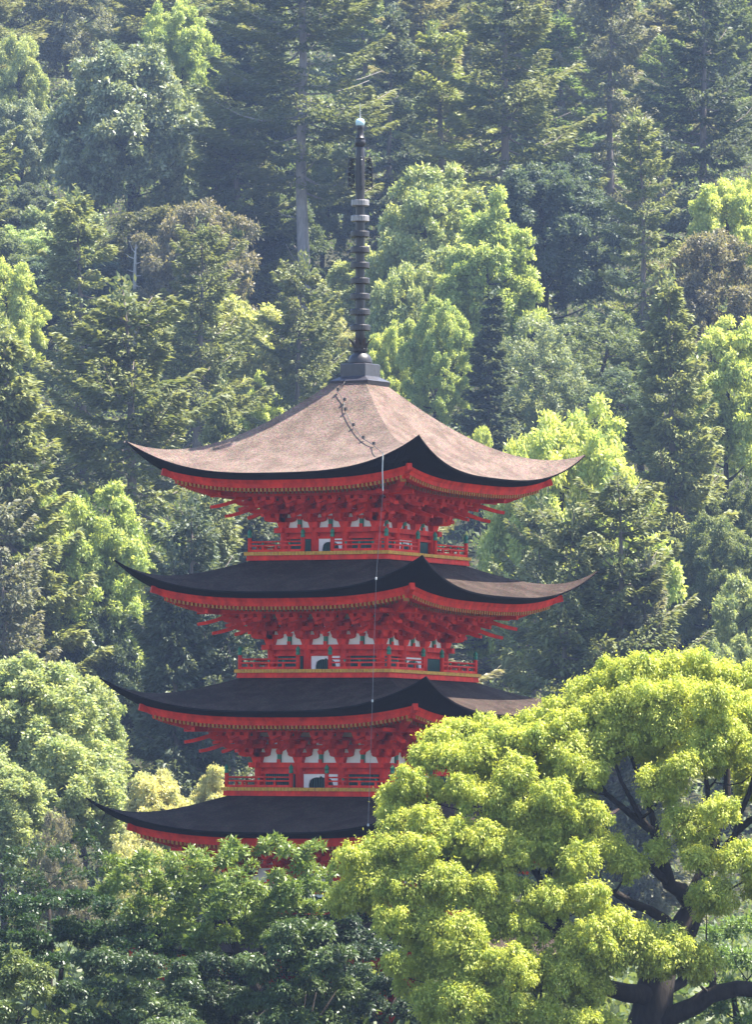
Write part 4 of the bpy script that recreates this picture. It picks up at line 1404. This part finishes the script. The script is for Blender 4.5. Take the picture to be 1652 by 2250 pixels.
# ------------------------------------------------------------------ near trees and shrubs
def near_tree(name, label, X, Y, d, lobesXYR, col, L, W, seed, mat='gloss', dens=2.0, droop=.4, flat=0.0, low=-.45, subs=5, trunk_r=.22, stems=1, depthr=1.6, tw=.016, sp=.55, catg='tree', bump=.3):
    """foot under (X, d); clumps listed in the reference layout with their own depth offsets"""
    rng = np.random.default_rng(seed)
    foot = np.array(((X - 826) / F * d, d, 0.0))
    foot[2] = float(H(foot[0], d))
    C, Rr = [], []
    for q in lobesXYR:
        X_, Y_, r = q[:3]
        dy = q[3] if len(q) > 3 else rng.uniform(-depthr, depthr)
        c = at(X_, Y_, d)
        c[1] += dy
        rr = r / F * d
        for k in range(subs):
            dd = unit(rng.normal(size=(1, 3)) + np.array((0, -.2, .25)))[0]
            C.append(c + dd * rr * sp * np.array((1.1, 1.1, .8)))
            s = rr * (.45 + .2 * rng.random())
            Rr.append((s * 1.1, s * 1.1, s * (.85 - .25 * min(1, flat))))
    C, Rr = np.array(C), np.array(Rr)
    per = (dens * 2 * math.pi * Rr[:, 0] * Rr[:, 2] / (L * W * .5)).astype(int)
    dat = list(lobes(rng, C, Rr, per, L, W, droop, low, .45, 7, bump, flat))
    dat[0] = dat[0] - foot
    o = link(name, None)
    o.location = foot
    tag(o, label, catg, {'evergreen_shrub': 'evergreen shrubs before the pagoda', 'cherry_tree': 'cherry trees before the pagoda', 'maple_tree': 'maples before the pagoda'}.get(name))
    mains = []
    top = C.mean(0) - foot
    for k in range(stems):
        e = top * np.array((1, 1, .75)) + rng.normal(size=3) * np.array((.6, .6, .1)) * (stems > 1)
        f0 = rng.normal(size=3) * np.array((.15, .15, 0)) * (stems > 1)
        mains.append(([f0 + np.array((0, 0, -.3)), f0 * .5 + e * .45 + rng.normal(size=3) * .12, e], [trunk_r, trunk_r * .75, trunk_r * .35]))
    tg = [c - foot for c in C[::2]]
    link('trunk', tube_mesh('trunk', grow(rng, mains, tg, tw, step=.5, sag=.05), M['trunk'], 5), o)
    cr = link('crown', leaf_mesh('crown', *dat, M[mat]), o)
    cr.color = (*col, 1)
    return o


near_tree('cherry_tree', 'spreading green cherry tree with pointed leafy shoots before the lowest roof', 610, 2250, 187.0,
          [(240, 1960, 40), (290, 1930, 42), (350, 1915, 45), (300, 1890, 26), (245, 1905, 26), (420, 1905, 42), (470, 1880, 34), (500, 1865, 24), (540, 1895, 45), (590, 1862, 28), (605, 1850, 18), (640, 1890, 42), (690, 1870, 22), (698, 1862, 14),
           (380, 1965, 50), (450, 1960, 52), (530, 1955, 52), (600, 1950, 50), (660, 1945, 42), (700, 1930, 34), (730, 1960, 30),
           (400, 2030, 48), (470, 2030, 45), (330, 2010, 44), (560, 2015, 42), (640, 2005, 40), (700, 2010, 36), (500, 2080, 40), (430, 2090, 40), (570, 2070, 40), (640, 2060, 36), (380, 2070, 40), (520, 2010, 46), (600, 1990, 40), (350, 1970, 40)],
          (.25, .31, .075), .14, .055, 201, dens=1.5, droop=.2, low=-.6, trunk_r=.26, depthr=1.5, sp=.8, bump=.45)
near_tree('cherry_tree', 'dark sparse tree with bare twigs at the left edge beside the cherry', 110, 2250, 189.0,
          [(40, 1890, 30), (90, 1875, 30), (140, 1890, 30), (190, 1850, 24), (200, 1820, 18), (60, 1940, 32), (10, 1925, 34), (170, 1930, 30), (-40, 1960, 40), (215, 1880, 22)],
          (.07, .11, .045), .13, .05, 202, dens=.75, droop=.3, trunk_r=.15, sp=.9)
near_tree('maple_tree', 'dark layered maple in the lower left behind the glossy bushes', 130, 2260, 185.5,
          [(30, 2000, 50), (100, 1990, 50), (170, 1990, 48), (230, 2000, 44), (60, 2050, 55), (140, 2050, 55), (220, 2055, 50), (10, 2080, 50), (20, 2110, 50), (85, 2100, 46), (140, 2110, 46), (140, 2070, 46, 1.0), (180, 2090, 42, 1.2), (60, 2080, 46, 1.2), (-30, 2130, 50), (60, 2150, 46), (290, 2060, 45), (320, 2080, 42), (370, 2095, 40), (270, 2090, 42), (-50, 2040, 60)],
          (.055, .10, .035), .11, .055, 203, dens=1.7, droop=.1, flat=1.0, trunk_r=.18)
near_tree('evergreen_shrub', 'rounded glossy evergreen with drooping leaves left of the camphor', 650, 2290, 183.5,
          [(640, 2050, 45), (700, 2060, 44), (600, 2080, 42), (560, 2130, 48), (640, 2110, 55), (710, 2120, 52), (760, 2100, 36), (600, 2180, 55), (680, 2180, 58), (750, 2180, 46), (540, 2210, 45), (640, 2250, 60), (730, 2250, 55)],
          (.13, .18, .06), .115, .046, 204, dens=1.8, droop=.9, trunk_r=.05, stems=3, depthr=.9, catg='shrub')
near_tree('evergreen_shrub', 'broad dark glossy bush at the bottom left, beside the yellowish bush', 280, 2290, 183.0,
          [(180, 2130, 50), (250, 2110, 52), (320, 2120, 50), (390, 2130, 45), (160, 2190, 50), (240, 2190, 60), (330, 2190, 60), (410, 2190, 48), (200, 2250, 55), (290, 2255, 60), (390, 2250, 50)],
          (.075, .115, .045), .115, .046, 205, dens=1.8, droop=.7, trunk_r=.05, stems=3, depthr=.9, catg='shrub')
near_tree('evergreen_shrub', 'yellowish green bush in the bottom left corner', 45, 2290, 182.5,
          [(30, 2120, 40), (80, 2125, 36), (10, 2170, 45), (70, 2180, 45), (110, 2200, 38), (20, 2230, 45), (90, 2245, 45), (-40, 2160, 50)],
          (.25, .28, .09), .11, .046, 206, dens=1.7, droop=.6, trunk_r=.045, stems=3, depthr=.8, catg='shrub')
near_tree('evergreen_shrub', 'dark green bush in the shade between the two glossy bushes', 470, 2290, 184.5,
          [(440, 2120, 42), (500, 2130, 42), (460, 2190, 46), (520, 2200, 40), (470, 2250, 48), (540, 2260, 40), (400, 2160, 40)],
          (.06, .09, .04), .115, .046, 207, dens=1.7, droop=.7, trunk_r=.045, stems=3, depthr=.8, catg='shrub')
near_tree('evergreen_shrub', 'small pale glossy bush at the lowest edge below the dark bush', 350, 2300, 181.5,
          [(340, 2215, 34), (390, 2225, 34), (300, 2235, 34), (360, 2260, 40), (420, 2260, 34)],
          (.16, .21, .08), .11, .046, 208, dens=1.7, droop=.8, trunk_r=.08, stems=3, depthr=.6, catg='shrub')
near_tree('evergreen_shrub', 'dark bush with grey-green leaves between the rounded evergreen and the camphor', 820, 2290, 188.0,
          [(790, 2090, 34), (840, 2080, 36), (880, 2110, 36), (800, 2150, 42), (860, 2160, 44), (810, 2220, 46), (880, 2225, 46), (770, 2030, 26)],
          (.065, .10, .055), .115, .046, 209, dens=1.6, droop=.6, trunk_r=.045, stems=3, depthr=.8, catg='shrub')
near_tree('evergreen_tree', 'dark dense evergreen in the shade at the foot of the pagoda, behind the cherry', 560, 2290, 190.5,
          [(420, 1990, 55), (500, 1975, 55), (580, 1970, 55), (660, 1975, 55), (740, 1990, 50), (800, 2010, 45), (290, 2035, 50), (340, 2060, 52), (400, 2060, 60), (500, 2050, 60), (600, 2050, 60), (700, 2060, 60), (790, 2070, 50), (450, 2140, 60), (560, 2140, 60), (670, 2140, 60), (770, 2150, 55), (500, 2220, 60), (620, 2220, 60), (740, 2230, 60), (680, 2260, 55), (580, 2265, 55)],
          (.045, .075, .035), .13, .06, 211, dens=1.6, droop=.5, trunk_r=.2, stems=2, depthr=.7)
near_tree('maple_tree', 'fresh green layered maple behind the camphor trunk at the lower right', 1620, 2280, 188.0,
          [(1560, 2060, 36), (1620, 2040, 42), (1680, 2030, 45), (1590, 2110, 45), (1650, 2110, 48), (1540, 2140, 36), (1600, 2180, 46), (1660, 2190, 48), (1560, 2220, 42), (1630, 2250, 50), (1500, 2230, 36), (1720, 2120, 55)],
          (.24, .33, .10), .13, .06, 210, dens=1.5, droop=.15, flat=1.2, trunk_r=.16, depthr=1.2)

# ------------------------------------------------------------------ air
HAZE = 0.00012
mb = MB()
mb.box((0, 455, 92), (352, 555, 93.5))
m, nt, out = new_mat('thin_air_haze')
pv = node(nt, 'ShaderNodeVolumePrincipled')
pv.inputs['Color'].default_value = (.46, .62, 1.0, 1)
pv.inputs['Density'].default_value = HAZE
pv.inputs['Anisotropy'].default_value = 0.2
nt.links.new(pv.outputs[0], out.inputs['Volume'])
hz = mb.build('haze', m)
tag(hz, kind='stuff')

# ------------------------------------------------------------------ light, world, camera
w = bpy.data.worlds.new('World')
scene.world = w
w.use_nodes = True
nt = w.node_tree
bg = nt.nodes['Background']
sky = nt.nodes.new('ShaderNodeTexSky')
sky.sky_type = 'NISHITA'
sky.sun_disc = False
sky.sun_elevation = math.asin(SUN.z)
sky.sun_rotation = math.atan2(SUN.x, SUN.y)
nt.links.new(sky.outputs[0], bg.inputs[0])
bg.inputs[1].default_value = 0.10
sl = bpy.data.lights.new('sun', 'SUN')
sl.energy = 5.0
sl.angle = R(.5)
sl.color = (1, .94, .82)
so = link('sun', sl)
so.rotation_mode = 'QUATERNION'
so.rotation_quaternion = SUN.to_track_quat('Z', 'Y')
so.location = (60, 150, 90)

cam = bpy.data.cameras.new('camera')
cam.sensor_fit = 'VERTICAL'
cam.sensor_height = 24
cam.lens = 24 * F / 2250
cam.clip_start = 1
cam.clip_end = 4000
co = link('camera', cam)
co.location = (0, 0, CAMZ)
co.rotation_euler = (math.pi / 2 + math.atan(755 / F), 0, 0)
scene.camera = co

scene.view_settings.view_transform = 'Standard'
scene.view_settings.look = 'None'
scene.view_settings.gamma = 1
scene.view_settings.exposure = 2.08
cy = scene.cycles
cy.max_bounces = 6
cy.diffuse_bounces = 3
cy.glossy_bounces = 2
cy.transmission_bounces = 4
cy.volume_bounces = 0
cy.use_denoising = True
